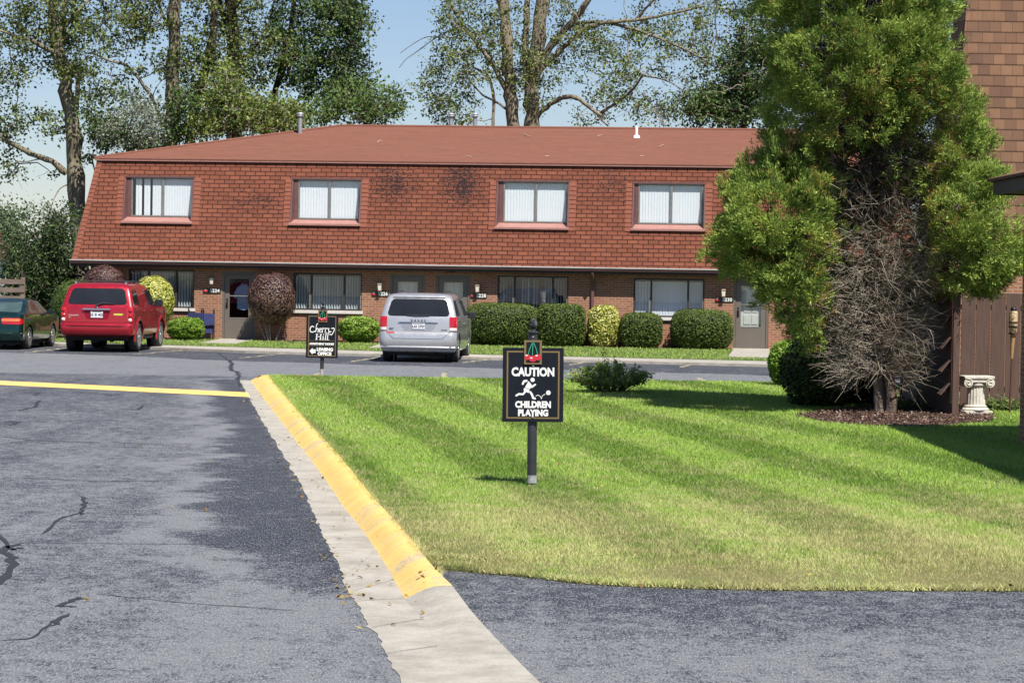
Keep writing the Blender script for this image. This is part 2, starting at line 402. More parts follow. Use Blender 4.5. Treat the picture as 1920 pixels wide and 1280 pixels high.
def smoothl(L, it=16):
    L = [v.copy() for v in L]
    for _ in range(it):
        L = [L[0]]+[(L[i-1]+L[i]*2+L[i+1])/4 for i in range(1, len(L)-1)]+[L[-1]]
    return L
Ar, Br, Cr = resample(Aw, NS), resample(Bw, NS), resample(Cw, NS)
split = 10*NS
Ar = smoothl(Ar); Br = smoothl(Br[:split+1])+smoothl(Br[split:])[1:]; Cr = smoothl(Cr[:split+1])+smoothl(Cr[split:])[1:]
prof = [(0, 0), (.10, .16), (.25, .42), (.45, .72), (.62, .90), (.80, .98), (1, 1.0)]
def kerbrow(i):
    row = []
    for t, h in prof:
        q = Br[i].lerp(Cr[i], t); row.append((q.x, q.y, max(Cr[i].z*h, 0.004)+.003*(vnoise(q.x, q.y, 1.5, 4)-.5)))
    row.append((Cr[i].x+.015, Cr[i].y, .0)); return row
def gutrow(i):
    row = []
    for t, h in ((0, -.01), (0, .006), (.3, .009), (.7, .006), (1, .004)):
        q = Ar[i].lerp(Br[i], t); j = (0.03*(vnoise(q.x, q.y, 2.3, 8)-.5)+.035*(vnoise(q.x, q.y, 9, 3)-.5)) if t == 0 else 0
        row.append((q.x+j, q.y, h))
    return row
def loft(rows, name, mat, smooth=True, parent=None):
    n = len(rows[0]); b = MB(); vs = [v for r in rows for v in r]
    b.add(vs, [(i*n+j, i*n+j+1, (i+1)*n+j+1, (i+1)*n+j) for i in range(len(rows)-1) for j in range(n-1)], smooth)
    return b.build(name, mat, parent, sharp=50)
struct(loft([gutrow(i) for i in range(len(Ar))], 'gutter', m_conc))
struct(loft([kerbrow(i) for i in range(split+1)], 'yellow_kerb', m_yel))
struct(loft([kerbrow(i) for i in range(split, len(Ar))], 'concrete_kerb', m_conc))
b = MB()                                                  # joints across gutter and kerb
for i in [int(q*14/6) for q in (12, 22, 31, 39, 46, 53, 60, 66, 72)]:
    P0, P1 = Ar[i], Br[i]; d = Vector((0, 1, 0))*.006
    b.quad((P0.x, P0.y-.006, .0165), (P1.x, P1.y-.006, .0085), (P1.x, P1.y+.006, .0085), (P0.x, P0.y+.006, .0165))
struct(b.build('gutter_joints', m_tar))
# kerb round the far corner and along the far lawn edge
far_px = [(499,703),(603,704.5),(830,708),(1080,711),(1300,714),(1450,716),(1700,722),(2100,728)]
farC = pxy(far_px, .12)
rows = []
for q, o in [(Cw[0]+Vector((-.04, -.15, 0)), Vector((-.25, .05, 0))), (Cw[0]+Vector((-.02, .1, 0)), Vector((-.22, .22, 0)))]+[(q+Vector((.0 if i else .25, .05, 0)), Vector((0, .28, 0))) for i, q in enumerate(farC)]:
    rows.append([(q.x, q.y, .0), (q.x, q.y, .128), (q.x+o.x*.6, q.y+o.y*.6, .12), (q.x+o.x, q.y+o.y, .0)])
struct(loft(rows[:4], 'yellow_kerb', m_yel)); struct(loft(rows[3:], 'concrete_kerb', m_conc))

# speed bump across the road
t = thing('speed_bump', 'long yellow painted speed bump across the asphalt road', 'speed bump', gp(230, 722, 0))
L0, L1 = gp(-500, 697, 0), gp(469, 744.5, 0); F0, F1 = gp(-500, 690, 0), gp(462, 735.5, 0)
b = MB(); rows = []
for i in range(41):
    a0 = L0.lerp(L1, i/40); a1 = F0.lerp(F1, i/40); row = []
    for k in range(9):
        u = k/8; q = a0.lerp(a1, u); row.append(Vector((q.x, q.y, .004+.028*math.sin(math.pi*u)))-t.location)
    rows.append(row)
loft(rows, 'hump', m_yel, parent=t)

# pavement, grass strip, beds and door paths in front of the building
m_lawn, nt, p, tc = base('lawn_soil')
a = _n(nt, 'ShaderNodeAttribute', attribute_name='tint'); sp = _n(nt, 'ShaderNodeSeparateColor'); nt.links.new(a.outputs[0], sp.inputs[0])
oc = tc.outputs['Object']; n1 = noise(nt, oc, 30, 4, .7)
c = mixc(nt, sp.outputs[0], (.05, .10, .012), (.19, .165, .065)); c = mixc(nt, ramp(nt, n1, .35, .65, 0, .5), c, (.035, .04, .012))
nt.links.new(c, p.inputs['Base Color']); p.inputs['Roughness'].default_value = .95; setbump(nt, p, n1, .8, .02)
slab('pavement', walkN+walkF[::-1], -.02, .07, m_conc)
TH = R(6.0); UD = Vector((math.cos(TH), -math.sin(TH), 0)); VD = Vector((math.sin(TH), math.cos(TH), 0)); ZB = .075
Q0 = Vector((0, 82.0, ZB))
def fpt(x, y, v=0.0):
    """pixel -> point on the facade plane at depth v, world"""
    d = ray(x, y); o = Vector((0, 0, CAMH)); t = ((Q0+VD*v)-o).dot(VD)/d.dot(VD); return o+d*t
O_B = fpt(168, 640); O_B.z = ZB
def fu(x, y, v=0.0):
    p = fpt(x, y, v)-O_B; return p.dot(UD), p.z
def bw(u, v, z=0.0): return O_B+UD*u+VD*v+Vector((0, 0, z))
UR = fu(1712, 660)[0]                                    # right end of the building
strip = [p_ for p_ in walkF]+[bw(UR+6, .2), bw(-9, .2)]
strip = [Vector((p_.x, p_.y, 0)) for p_ in strip]
slab('grass_verge', strip, -.02, .08, m_lawn)
bedpx = [(95,618,-.1)]
m_mulch = M('mulch', (.075, .045, .032), (.035, .02, .015), 14, .95, bump=.9, bscale=25, bd=.03)
def uvpoly(L): return [bw(u, v) for u, v in L]
U = lambda x, y=640: fu(x, y)[0]
beds = [uvpoly([(U(95), -.02), (U(95), -2.1), (U(240), -2.4), (U(330), -2.0), (U(398), -1.0), (U(410), -.02)]),
        uvpoly([(U(482), -.02), (U(480), -.9), (U(560), -1.5), (U(640), -1.3), (U(720), -1.3), (U(728), -.02)]),
        uvpoly([(U(884), -.02), (U(884), -1.0), (U(1000), -1.2), (U(1200), -1.3), (U(1372), -1.1), (U(1374), -.02)])]
for q in beds: slab('mulch_bed', q, 0, .088, m_mulch)
paths = [pxy([(372,648.5),(440,650.5)], 0)+[bw(U(480), -.02), bw(U(415), -.02)],
         pxy([(690,657.5),(768,660)], 0)+[bw(U(800), -1.2), bw(U(882), -1.0), bw(U(882), -.02), bw(U(730), -.02), bw(U(730), -1.2)],
         pxy([(1365,675),(1460,677.5)], 0)+[bw(U(1450), -.02), bw(U(1376), -.02)]]
for q in paths: slab('door_path', q, 0, .096, m_conc)

# parking bay lines
m_line = M('faded_line_paint', (.42, .36, .22), (.22, .2, .15), 9, .85)
b = MB()
for (x1, y1, x2, y2) in [(48,661,122,652),(250,664,345,656.5),(448,671,540,662.5),(655,678,715,669),(865,680,922,673),(1068,684,1103,677),(1275,688.5,1302,681),(1490,694,1505,687)]:
    p0, p1 = gp(x1, y1, .004), gp(x2, y2, .004); ribbon(b, [p0, p0.lerp(p1, .3), p0.lerp(p1, .7), p1], .11, jit=.15)
for (x1, y1, x2, y2) in [(585,706,598,698.5),(829,709,830,698),(1325,715,1302,707)]:
    p0, p1 = gp(x1, y1, .004), gp(x2, y2, .004); ribbon(b, [p0, p1], .12, jit=.1, sub=4)
struct(b.build('parking_bay_lines', m_line))

# lawn
near_px = [(810,1060),(860,1064),(909,1068),(1000,1076),(1080,1086),(1180,1092),(1291,1096),(1450,1099),(1920,1101),(3300,1101)]
lawn = [Cr[i] for i in range(0, 9*NS+1, 7)]+pxy(near_px, .03)+[gp(3300, 745, .12)]+farC[::-1][1:]
lawn = [Vector((p_.x, p_.y, 0)) for p_ in lawn]
lawn = [Vector((p_.x+(.03 if i <= 18 else 0), p_.y, 0)) for i, p_ in enumerate(lawn)]
NEARL = pxy(near_px, .03)
def lawnz(X, Y):
    d = dist_line(np.asarray(X, float), np.asarray(Y, float), NEARL); t = np.clip(d/1.6, 0, 1); return .03+.09*t*t*(3-2*t)
def lawn_tint(X, Y):
    """0 lush green .. 1 dry straw, plus mower stripe (-1..1)"""
    a = R(9.5); s = X*math.cos(a)+Y*math.sin(a)
    stripe = np.sin(2*math.pi*(s+0.9*(fbm(X, Y, .22, 31)-.5))/1.9+0.7)*1.25; stripe = np.clip(stripe+.45*np.sin(2*math.pi*s/.62+1.1+2*fbm(X, Y, .2, 35)), -.95, .95)*(.55+.7*fbm(X, Y, .5, 33))
    nearf = np.clip((30-Y)/8, 0, 1)
    dry = nearf*0.80+0.9*(fbm(X, Y, .55, 41)-.5)+1.0*(fbm(X, Y, 3.0, 44)-.5)+.7*(vnoise(X, Y, 9.0, 47)-.5)+.12-.10*np.clip((X-3)/4, 0, 1)*np.clip((Y-30)/5, 0, 1)
    return np.clip(dry, 0, 1), stripe
mulch_px = [(1492,779),(1540,770),(1600,764),(1700,762),(1810,765),(1862,779),(1858,791),(1750,799),(1640,798),(1545,791)]
mulch = pxy(mulch_px, .12)
me_poly = lawn
b = MB(); n = len(lawn)
gx = np.arange(-5, 21, .25); gy = np.arange(21, 60, .3); GX, GY = np.meshgrid(gx, gy)
lp = [(p_.x, p_.y) for p_ in lawn]
# sheet: cut a grid by the outline with bmesh
bm = bmesh.new(); vs = [bm.verts.new((p_.x, p_.y, ZL-.01)) for p_ in lawn]; f = bm.faces.new(vs); bm.normal_update()
if f.normal.z < 0: f.normal_flip()
for c_ in np.arange(-5, 24, .5): bmesh.ops.bisect_plane(bm, geom=bm.verts[:]+bm.edges[:]+bm.faces[:], plane_co=(c_, 0, 0), plane_no=(1, 0, 0))
for c_ in np.arange(21, 62, .6): bmesh.ops.bisect_plane(bm, geom=bm.verts[:]+bm.edges[:]+bm.faces[:], plane_co=(0, c_, 0), plane_no=(0, 1, 0))
bmesh.ops.triangulate(bm, faces=bm.faces[:])
bm.verts.index_update(); V = np.array([v.co[:] for v in bm.verts]); F = np.array([[v.index for v in f.verts] for f in bm.faces]); bm.free()
V[:, 2] = lawnz(V[:, 0], V[:, 1])-.01
# skirt
n0 = len(V); sk = np.array([[p_.x, p_.y, (float(lawnz([p_.x], [p_.y])[0])-.01 if z > 0 else z)] for z in (1, -.02) for p_ in lawn]); V = np.vstack([V, sk])
k = len(lawn); F = np.vstack([F]+[[[n0+i, n0+(i+1) % k, n0+k+(i+1) % k], [n0+i, n0+k+(i+1) % k, n0+k+i]] for i in range(k)])
d_, s_ = lawn_tint(V[:, 0], V[:, 1])
struct(npmesh('lawn', V, F, m_lawn, tint=np.stack([d_, s_*.5+.5, 0*d_], 1)))
b = slab('mulch_bed', mulch, .1, .135, m_mulch)

# grass blades
m_grass = leafmat('grass_blades', (.11, .25, .02), (.60, .53, .27), .35, .45, .35, c3=(.42, .60, .09))
def blades(name, X, Y, z, h, wd, dry, stripe, lean=0.45):
    n = len(X); ang = rng.uniform(0, 2*math.pi, n)
    hh = h*rng.uniform(.6, 1.3, n); ww = wd*rng.uniform(.7, 1.3, n)
    bx = np.cos(ang)*ww/2; by = np.sin(ang)*ww/2
    lx = rng.normal(0, lean, n)*hh; ly = (rng.normal(0, lean, n)+0.24*stripe)*hh
    V = np.empty((n, 3, 3)); V[:, 0] = np.stack([X-bx, Y-by, z+0*X], 1); V[:, 1] = np.stack([X+bx, Y+by, z+0*X], 1)
    V[:, 2] = np.stack([X+lx, Y+ly, z+hh*.9], 1)
    t0 = np.clip(dry+rng.normal(0, .22, n), 0, 1); t1 = np.clip(.44+.19*stripe+rng.normal(0, .22, n), 0, 1)*(1-.6*t0)  # stripe sheen of leaning blades is also tinted into their colour
    T = np.stack([t0, t1, rng.random(n)], 1)
    o = npmesh(name, V.reshape(-1, 3), np.arange(3*n).reshape(-1, 3), m_grass, tint=np.repeat(T, 3, 0)); o['kind'] = 'stuff'
    o['label'] = None; del o['label']; return o
mul2 = [(p_.x, p_.y) for p_ in mulch]
XS = []; YS = []; HS = []; WS = []
for (y0, y1, dens, h, wd) in ((18.6, 22.5, 5600, .034, .006), (22.5, 28, 4200, .038, .007), (28, 36, 2300, .042, .009), (36, 46, 1300, .046, .012), (46, 58.5, 800, .05, .016)):
    xl, xr_ = -4.5*y1/40-1, min(21, y1*.2+5.0)
    n = int((y1-y0)*(xr_-xl)*dens); X = rng.uniform(xl, xr_, n); Y = rng.uniform(y0, y1, n)
    k = inpoly(X, Y, lp) & ~inpoly(X, Y, mul2); X = X[k]; Y = Y[k]
    XS.append(X); YS.append(Y); HS.append(np.full(len(X), h)); WS.append(np.full(len(X), wd))
X = np.concatenate(XS); Y = np.concatenate(YS); H = np.concatenate(HS); W_ = np.concatenate(WS)
dr, st = lawn_tint(X, Y)
H = H*(1+.35*np.clip(fbm(X, Y, 6, 51)-.5, -1, 1)*2)
blades('lawn_grass', X, Y, lawnz(X, Y)-.012, H, W_, dr, st)
# ragged tufts hanging over the lawn edges
E = [Cr[i] for i in range(0, 9*NS+1)]+pxy(near_px, .03); ex = []; ey = []; eh = []
for i in range(len(E)-1):
    L = (E[i+1]-E[i]).length; k = int(L*500)
    tt = rng.random(k); ex += list(E[i].x+(E[i+1].x-E[i].x)*tt+rng.normal(.02, .022, k)); ey += list(E[i].y+(E[i+1].y-E[i].y)*tt+rng.normal(.01, .03, k))
ex = np.array(ex); ey = np.array(ey); d_, s_ = lawn_tint(ex, ey)
blades('lawn_edge_grass', ex, ey, np.where(ey < 20.5, lawnz(ex, ey), ZL)-.02, .05*(.5+fbm(ex, ey, 4, 61)), .010, np.clip(d_+.35, 0, 1), s_, .7)
# verge
sx = [p_.x for p_ in strip]; sy = [p_.y for p_ in strip]
n = 90000; X = rng.uniform(-17, 14, n); Y = rng.uniform(min(sy), max(sy), n)
k = inpoly(X, Y, [(p_.x, p_.y) for p_ in strip])
for q in beds+paths: k &= ~inpoly(X, Y, [(p_.x, p_.y) for p_ in q])
X = X[k]; Y = Y[k]; blades('verge_grass', X, Y, .075, .06, .022, .18+.3*fbm(X, Y, .6, 71), 0*X)
# mulch chips
def chips(name, poly, z, n, s):
    xs_ = [p_.x for p_ in poly]; ys_ = [p_.y for p_ in poly]
    X = rng.uniform(min(xs_)-.1, max(xs_)+.1, n); Y = rng.uniform(min(ys_)-.12, max(ys_)+.1, n); k = inpoly(X+rng.normal(0, .05, n), Y+rng.normal(0, .08, n), [(p_.x, p_.y) for p_ in poly]); X = X[k]; Y = Y[k]; n = len(X)
    Nn = rng.normal(size=(n, 3))*.5+np.array([0, 0, 1]); T = np.stack([rng.random(n), (rng.random(n) < .12)*1.0, 0*X], 1)
    V, F, T = leaf_quads(np.stack([X, Y, z+rng.uniform(0, .025, n)], 1), Nn, s*rng.uniform(.6, 1.6, n), s*.4*rng.uniform(.6, 1.4, n), T)
    o = npmesh(name, V, F, m_chip, tint=T); o['kind'] = 'stuff'
m_chip = leafmat('bark_chip', (.05, .028, .02), (.17, .10, .075), 0, .9, .1, c3=(.33, .27, .22))
chips('mulch_chips', mulch, .135, 9000, .05)
for q in beds: chips('mulch_chips', q, .09, 1500, .08)

m_fall = leafmat('fallen_leaf', (.20, .12, .03), (.34, .26, .07), 0, .8, .2, c3=(.12, .06, .03))
fx = []; fy = []; fz = []
for _ in range(260):
    i = random.randrange(10, len(Ar)-1); q = Ar[i].lerp(Cr[i], random.choice((random.random(), -.2*random.random()))); fx.append(q.x); fy.append(q.y); fz.append(.02+(.12 if (q-Br[i]).dot(Cr[i]-Br[i]) > .4*(Cr[i]-Br[i]).length_squared and i < split else 0))
for _ in range(160): fx.append(random.uniform(-6, 4)); fy.append(random.uniform(18, 60)); fz.append(.02 if fx[-1] < 0 else .17)
fx = np.array(fx); fy = np.array(fy); nn_ = len(fx); k_in = inpoly(fx, fy, lp); fz = np.where(k_in, .15, np.array(fz)); k_ = (fy > 17)
V, F, T_ = leaf_quads(np.stack([fx, fy, fz], 1)[k_], rng.normal(0, .3, (k_.sum(), 3))+np.array([0, 0, 1]), .05*rng.uniform(.5, 1.3, k_.sum()), .03*rng.uniform(.6, 1.3, k_.sum()), np.stack([rng.random(k_.sum()), (rng.random(k_.sum()) < .3)*.8, 0*fx[k_]], 1))
o = npmesh('fallen_leaves', V, F, m_fall, tint=T_); o['kind'] = 'stuff'
# ================================================================ MAIN APARTMENT BUILDING (local frame: x along facade, y into it, z up)
BLD = thing('apartment_building', 'long two storey brick apartment row with red shingled mansard upper floor', 'building', O_B, -TH)
m_brick = brickmat("wall_brick", (.36, .165, .095), (.25, .10, .06), (.40, .29, .21), .215, .0715, .010, .9, .5, weather=.3)
sxc = lambda x, y: fu(x, y, .15)
def st(x, y, rx, ry, s=1.0): u, z = sxc(x, y); return (u, z, rx/60, ry/60, s)
m_mans = brickmat('mansard_shingle', (.25, .085, .049), (.18, .060, .036), (.03, .013, .011), .32, .131, .013, .9, .9, weather=.22, smooth=.0,
    stains=[st(865,345,75,80), st(735,345,90,75,.85), st(480,375,110,45,.62), st(1150,345,80,65,.62), st(1060,350,400,45,.35)])
m_roof, nt, p, tc = base('roof_shingle')
oc = tc.outputs['Object']; n1 = noise(nt, oc, 1.5, 6, .7, (.4, 2.5, 1)); n2 = noise(nt, oc, 8, 4, .7, (.35, 3, 1)); n3 = noise(nt, oc, 60, 2, .6)
c = mixc(nt, ramp(nt, n1, .3, .7), (.225, .098, .068), (.17, .072, .05)); c = mixc(nt, ramp(nt, n2, .38, .72, 0, .7), c, (.11, .045, .033)); c = mixc(nt, ramp(nt, n3, .5, .8, 0, .5), c, (.32, .15, .10))
nt.links.new(c, p.inputs['Base Color']); p.inputs['Roughness'].default_value = .95; p.inputs['Specular IOR Level'].default_value = .1; setbump(nt, p, n2, .6, .015)
m_brown = M('brown_trim', (.028, .013, .011), (.02, .01, .008), 8, .6)  # eave shade is put into this near-black brown and the fascia brown
m_fascia = M('fascia_paint', (.038, .017, .014), (.026, .013, .011), 5, .55)
m_mauve = M('window_trim_paint', (.15, .07, .065), (.11, .055, .052), 5, .6)
m_pink = M('faded_trim_paint', (.36, .18, .15), (.29, .14, .12), 5, .6)
m_alum = M('weathered_aluminium', (.62, .60, .58), (.42, .38, .35), 2.0, .45, .2, stretch=(1, 6, 6))
m_frame = M('window_frame_metal', (.30, .28, .25), (.20, .19, .17), 8, .45, .4)
m_dframe = M('dark_window_frame', (.05, .045, .04), (.03, .03, .028), 8, .5)
m_sill = M('stone_sill', (.62, .60, .56), (.50, .48, .44), 12, .8)
m_blind = M('blind_fabric', (.86, .86, .86), (.80, .81, .82), 8, .7)
m_blindg = M('grey_blind_fabric', (.60, .62, .62), (.50, .53, .54), 8, .7)
m_glass = glassmat('window_glass', (.86, .90, .92), 1.5, 1.3)
m_glassd = glassmat('dark_screen_glass', (.72, .76, .80), 1.5, .45)
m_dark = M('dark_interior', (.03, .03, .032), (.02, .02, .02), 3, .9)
m_door = M('storm_door_paint', (.145, .125, .105), (.13, .11, .095), 4, .5)
m_white = M('white_paint', (.78, .78, .76), (.70, .70, .68), 8, .5)
m_inner = M('inner_door_paint', (.66, .64, .58), (.58, .56, .50), 6, .6)
m_black = M('black_metal', (.018, .018, .02), (.012, .012, .014), 10, .35, 0, spec=.5)
m_lampg = M('frosted_lamp_glass', (.75, .72, .62), (.6, .58, .5), 20, .3)
m_copper = M('lamp_metal', (.36, .25, .16), (.22, .15, .1), 20, .5, .3)
m_redp = M('cherry_red', (.55, .03, .05), (.42, .02, .04), 20, .4)
m_grnp = M('stem_green', (.03, .32, .17), (.03, .26, .14), 20, .5)
m_gold = M('gold_border', (.22, .155, .07), (.18, .125, .055), 30, .5, .2)
m_sgreen = M('plaque_green', (.015, .035, .022), (.012, .028, .02), 12, .45)
m_pipe = M('galvanised_pipe', (.42, .43, .44), (.3, .31, .32), 6, .5, .5)

WT = 2.36; ZG = 2.42; ZM = 5.56; VO = -.34; VTOP = .48; HD = 8.0; ZR = 7.17 - ZB
def vz(z): return VO+(VTOP-VO)*(z-ZG)/(ZM-ZG)
# openings in the brick wall: (x0, y0, x1, y1 px, kind)
def op(x0, y0, x1, y1):
    a = fu(x0, y0); b = fu(x1, y1); return [a[0], b[1], b[0], a[1]]
lowwin = {'A': op(241,504,364,578), 'B': op(550,511,678,583), 'C': op(933,516,1065,590), 'D': op(1188,521,1320,596)}
doors = {'5224': op(417,508,478,640), '5226': op(732,513,795,640), '5228': op(818,514,880,640), '5230': op(1376,521,1440,640)}
for d in doors.values(): d[1] = .02
holes = list(lowwin.values())+list(doors.values())
def wallgrid(b, u0, u1, z0, z1, holes, fn):
    us = sorted({u0, u1}|{h[0] for h in holes}|{h[2] for h in holes}); zs = sorted({z0, z1}|{h[1] for h in holes}|{h[3] for h in holes})
    for i in range(len(us)-1):
        for j in range(len(zs)-1):
            cu, cz = (us[i]+us[i+1])/2, (zs[j]+zs[j+1])/2
            if any(h[0] < cu < h[2] and h[1] < cz < h[3] for h in holes): continue
            a, c_, d, e = us[i], us[i+1], zs[j], zs[j+1]
            b.quad((a, fn(d), d), (c_, fn(d), d), (c_, fn(e), e), (a, fn(e), e))
b = MB(); wallgrid(b, 0, UR, -.15, WT, holes, lambda z: 0.0)
for h in holes:                                          # brick reveals
    u0, z0, u1, z1 = h; t = .12
    b.quad((u0, 0, z0), (u0, 0, z1), (u0, t, z1), (u0, t, z0)); b.quad((u1, t, z0), (u1, t, z1), (u1, 0, z1), (u1, 0, z0))
    b.quad((u0, t, z1), (u0, 0, z1), (u1, 0, z1), (u1, t, z1)); b.quad((u0, 0, z0), (u0, t, z0), (u1, t, z0), (u1, 0, z0))
b.quad((0, 0, -.15), (0, 0, WT), (0, 2*HD, WT), (0, 2*HD, -.15)); b.quad((UR, 0, -.15), (UR, 2*HD, -.15), (UR, 2*HD, WT), (UR, 0, WT)); b.quad((0, 2*HD, -.15), (0, 2*HD, WT), (UR, 2*HD, WT), (UR, 2*HD, -.15))
b.build('wall', m_brick, BLD)
# dark rooms behind the openings
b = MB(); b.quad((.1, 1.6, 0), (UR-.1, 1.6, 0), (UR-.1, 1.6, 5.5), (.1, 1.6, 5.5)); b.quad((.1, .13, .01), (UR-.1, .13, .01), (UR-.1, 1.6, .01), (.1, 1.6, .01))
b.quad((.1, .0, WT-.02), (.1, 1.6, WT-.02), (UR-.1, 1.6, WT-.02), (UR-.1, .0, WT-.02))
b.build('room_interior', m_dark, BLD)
# mansard
WV = .32
upper = []                                               # (pane px x0,y0,x1,y1),(outer px x0,y0,x1,y1)
for (a, c_) in [((249,335,360,405),(237,331,364,418)), ((562,339,672,410),(550,335,678,422)), ((947,343,1061,416),(934,339,1067,429)), ((1200,347,1315,419),(1189,343,1322,432))]:
    zt = fu(c_[0], c_[1], .32)[1]; zb_ = fu(c_[0], c_[3], -.02)[1]; ul = fu(c_[0], c_[1], .34)[0]; ur_ = fu(c_[2], c_[1], .34)[0]
    pa = fu(a[0], a[1], WV); pb = fu(a[2], a[3], WV); upper.append(((ul, zb_, ur_, zt), (pa[0], pb[1], pb[0], pa[1])))
b = MB(); ML, MR = fu(135,487,VO)[0], UR+.3; TL, TR = fu(183,298,VTOP)[0], UR-.45
def mu(u, z):                                            # hip slant at both ends
    k = (z-ZG)/(ZM-ZG); return u
# centre strip between hips plus slanted end triangles
wallgrid(b, TL, TR, ZG, ZM, [o[0] for o in upper], vz)
b.add([(ML, VO, ZG), (TL, VO, ZG), (TL, VTOP, ZM)], [(0, 1, 2)]); b.add([(TR, VO, ZG), (MR, VO, ZG), (TR, VTOP, ZM)], [(0, 1, 2)])
b.quad((ML, 2*HD-VO, ZG), (ML, VO, ZG), (TL, VTOP, ZM), (TL, 2*HD-VTOP, ZM)); b.quad((MR, VO, ZG), (MR, 2*HD-VO, ZG), (TR, 2*HD-VTOP, ZM), (TR, VTOP, ZM))
b.quad((MR, 2*HD-VO, ZG), (ML, 2*HD-VO, ZG), (TL, 2*HD-VTOP, ZM), (TR, 2*HD-VTOP, ZM))
b.build('mansard', m_mans, BLD)
# hip cap shingles on the left corner and shingle borders beside the windows
m_bord = M('border_shingle', (.235, .080, .047), (.18, .058, .036), 7, .9, bump=.4, bscale=60)
b = MB(); n = 24
for i in range(n):
    k0, k1 = i/n, (i+1)/n; z0, z1 = ZG+(ZM-ZG)*k0, ZG+(ZM-ZG)*k1
    x0, x1 = ML+(TL-ML)*k0, ML+(TL-ML)*k1; w_ = .17
    b.quad((x0-.01, vz(z0)-.028, z0), (x0+w_, vz(z0)-.028, z0), (x1+w_, vz(z1)-.008, z1+.01), (x1-.01, vz(z1)-.008, z1+.01))
b.build('hip_shingles', m_bord, BLD)
for (o, pn) in upper:
    for u0, u1 in ((o[0]-.24, o[0]-.005), (o[2]+.005, o[2]+.24)):
        m_ = 11; b = MB()
        for i in range(m_):
            z0 = o[1]-.03+(o[3]-o[1]+.03)*i/m_; z1 = o[1]-.03+(o[3]-o[1]+.03)*(i+1)/m_
            b.quad((u0, vz(z0)-.024, z0), (u1, vz(z0)-.024, z0), (u1, vz(z1)-.006, z1), (u0, vz(z1)-.006, z1))
            b.quad((u0, vz(z0)-.001, z0), (u1, vz(z0)-.001, z0), (u1, vz(z0)-.024, z0), (u0, vz(z0)-.024, z0))
        b.build('shingle_border', m_bord, BLD)
# upper hip roof with slight eave, trim strip
e = .10; za = ZM+.05
RL, RR = TL-e, TR+e; V0, V1 = VTOP-e, 2*HD-VTOP+e; rl, rr_ = fu(640,232,HD)[0], fu(1500,240,HD)[0]
b = MB(); b.quad((RL, V0, za), (RR, V0, za), (rr_, HD, ZR), (rl, HD, ZR)); b.add([(RL, V1, za), (RL, V0, za), (rl, HD, ZR)], [(0, 1, 2)])
b.add([(RR, V0, za), (RR, V1, za), (rr_, HD, ZR)], [(0, 1, 2)]); b.quad((RR, V1, za), (RL, V1, za), (rl, HD, ZR), (rr_, HD, ZR))
b.quad((RL, V0, za), (RL, V0, za-.03), (RR, V0, za-.03), (RR, V0, za))
b.tube([(RL, V0, za+.01), (rl, HD, ZR+.015)], .05, 6); b.tube([(rl, HD, ZR+.01), (rr_, HD, ZR+.01)], .05, 6)
roof = b.build('roof', m_roof, BLD)
b = MB(); b.box((RL+.03, V0+.01, ZM-.03), (RR-.03, V0+.05, ZM+.018)); b.build('roof_trim', m_pink, BLD)
m_twigp = M('pale_twig', (.5, .36, .28))
# curled scraps and twigs lying on the roof
def ronroof(x, y):
    d = ray(x, y); n = Vector((0, -(ZR-za), HD-V0)); n = (UD*0+VD*n.y+Vector((0, 0, n.z))); p0 = bw(0, V0, za); t = (p0-Vector((0, 0, CAMH))).dot(n)/d.dot(n)
    q = Vector((0, 0, CAMH))+d*t-O_B; return Vector((q.dot(UD), q.dot(VD), q.z+.03))
for pts in ([(707,270),(710,266),(716,265)], [(982,252),(988,256),(994,257)], [(1120,257),(1128,255)], [(1236,277),(1244,273)], [(1022,295),(1029,294)], [(873,294),(885,296)], [(1200,345-50),(1206,294)]):
    P = [bw(q.x, q.y, q.z) for q in (ronroof(*q) for q in pts)]
    b = MB(); b.tube([q-P[0] for q in P], .012, 4); o = b.build('roof_twig', m_twigp); o.location = P[0]
    tag(o, 'pale fallen twig lying on the red shingle roof', 'twig', 'twigs on the roof')
# gutter, fascia, soffit
b = MB(); b.box((ML-.05, VO-.03, ZG-.20), (MR+.05, VO+.02, ZG-.045)); b.box((ML-.05, VO-.10, ZG-.12), (MR+.05, VO-.03, ZG-.03)); b.build('fascia', m_fascia, BLD)
b = MB(); n = 1; us = [ML-.06+(MR-ML+.12)*i/n for i in range(n+1)]
for i in range(n):
    j = 0; b.box((us[i], VO-.115, ZG-.030+j), (us[i+1], VO-.005, ZG+.004+j))
b.build('gutter_edge', m_alum, BLD)
b = MB(); b.quad((ML, VO+.02, WT-.06), (ML, 0.0, WT-.06), (MR, 0.0, WT-.06), (MR, VO+.02, WT-.06)); b.quad((ML, VO, WT-.06), (0, VO, WT-.06), (0, 2*HD, WT-.06), (ML, 2*HD, WT-.06)); b.build('soffit', m_brown, BLD)
b = MB(); b.tube([(ML+.24, VO+.0, WT-.08), (ML+.26, VO+.02, WT-.2), (-.02, -.12, WT-.36), (.07, -.06, WT-.44), (.07, -.06, .3)], .045, 8); b.build('downspout', m_fascia, BLD)
ud = fu(1111, 560, -.1)[0]; b = MB(); b.bbox((ud-.045, -.10, .1), (ud+.045, -.02, WT-.45), .01); b.tube([(ud, VO-.05, WT-.10), (ud, VO-.02, WT-.22), (ud, -.10, WT-.38), (ud, -.06, WT-.5)], .05, 8)
b.build('downspout', m_mauve, BLD)
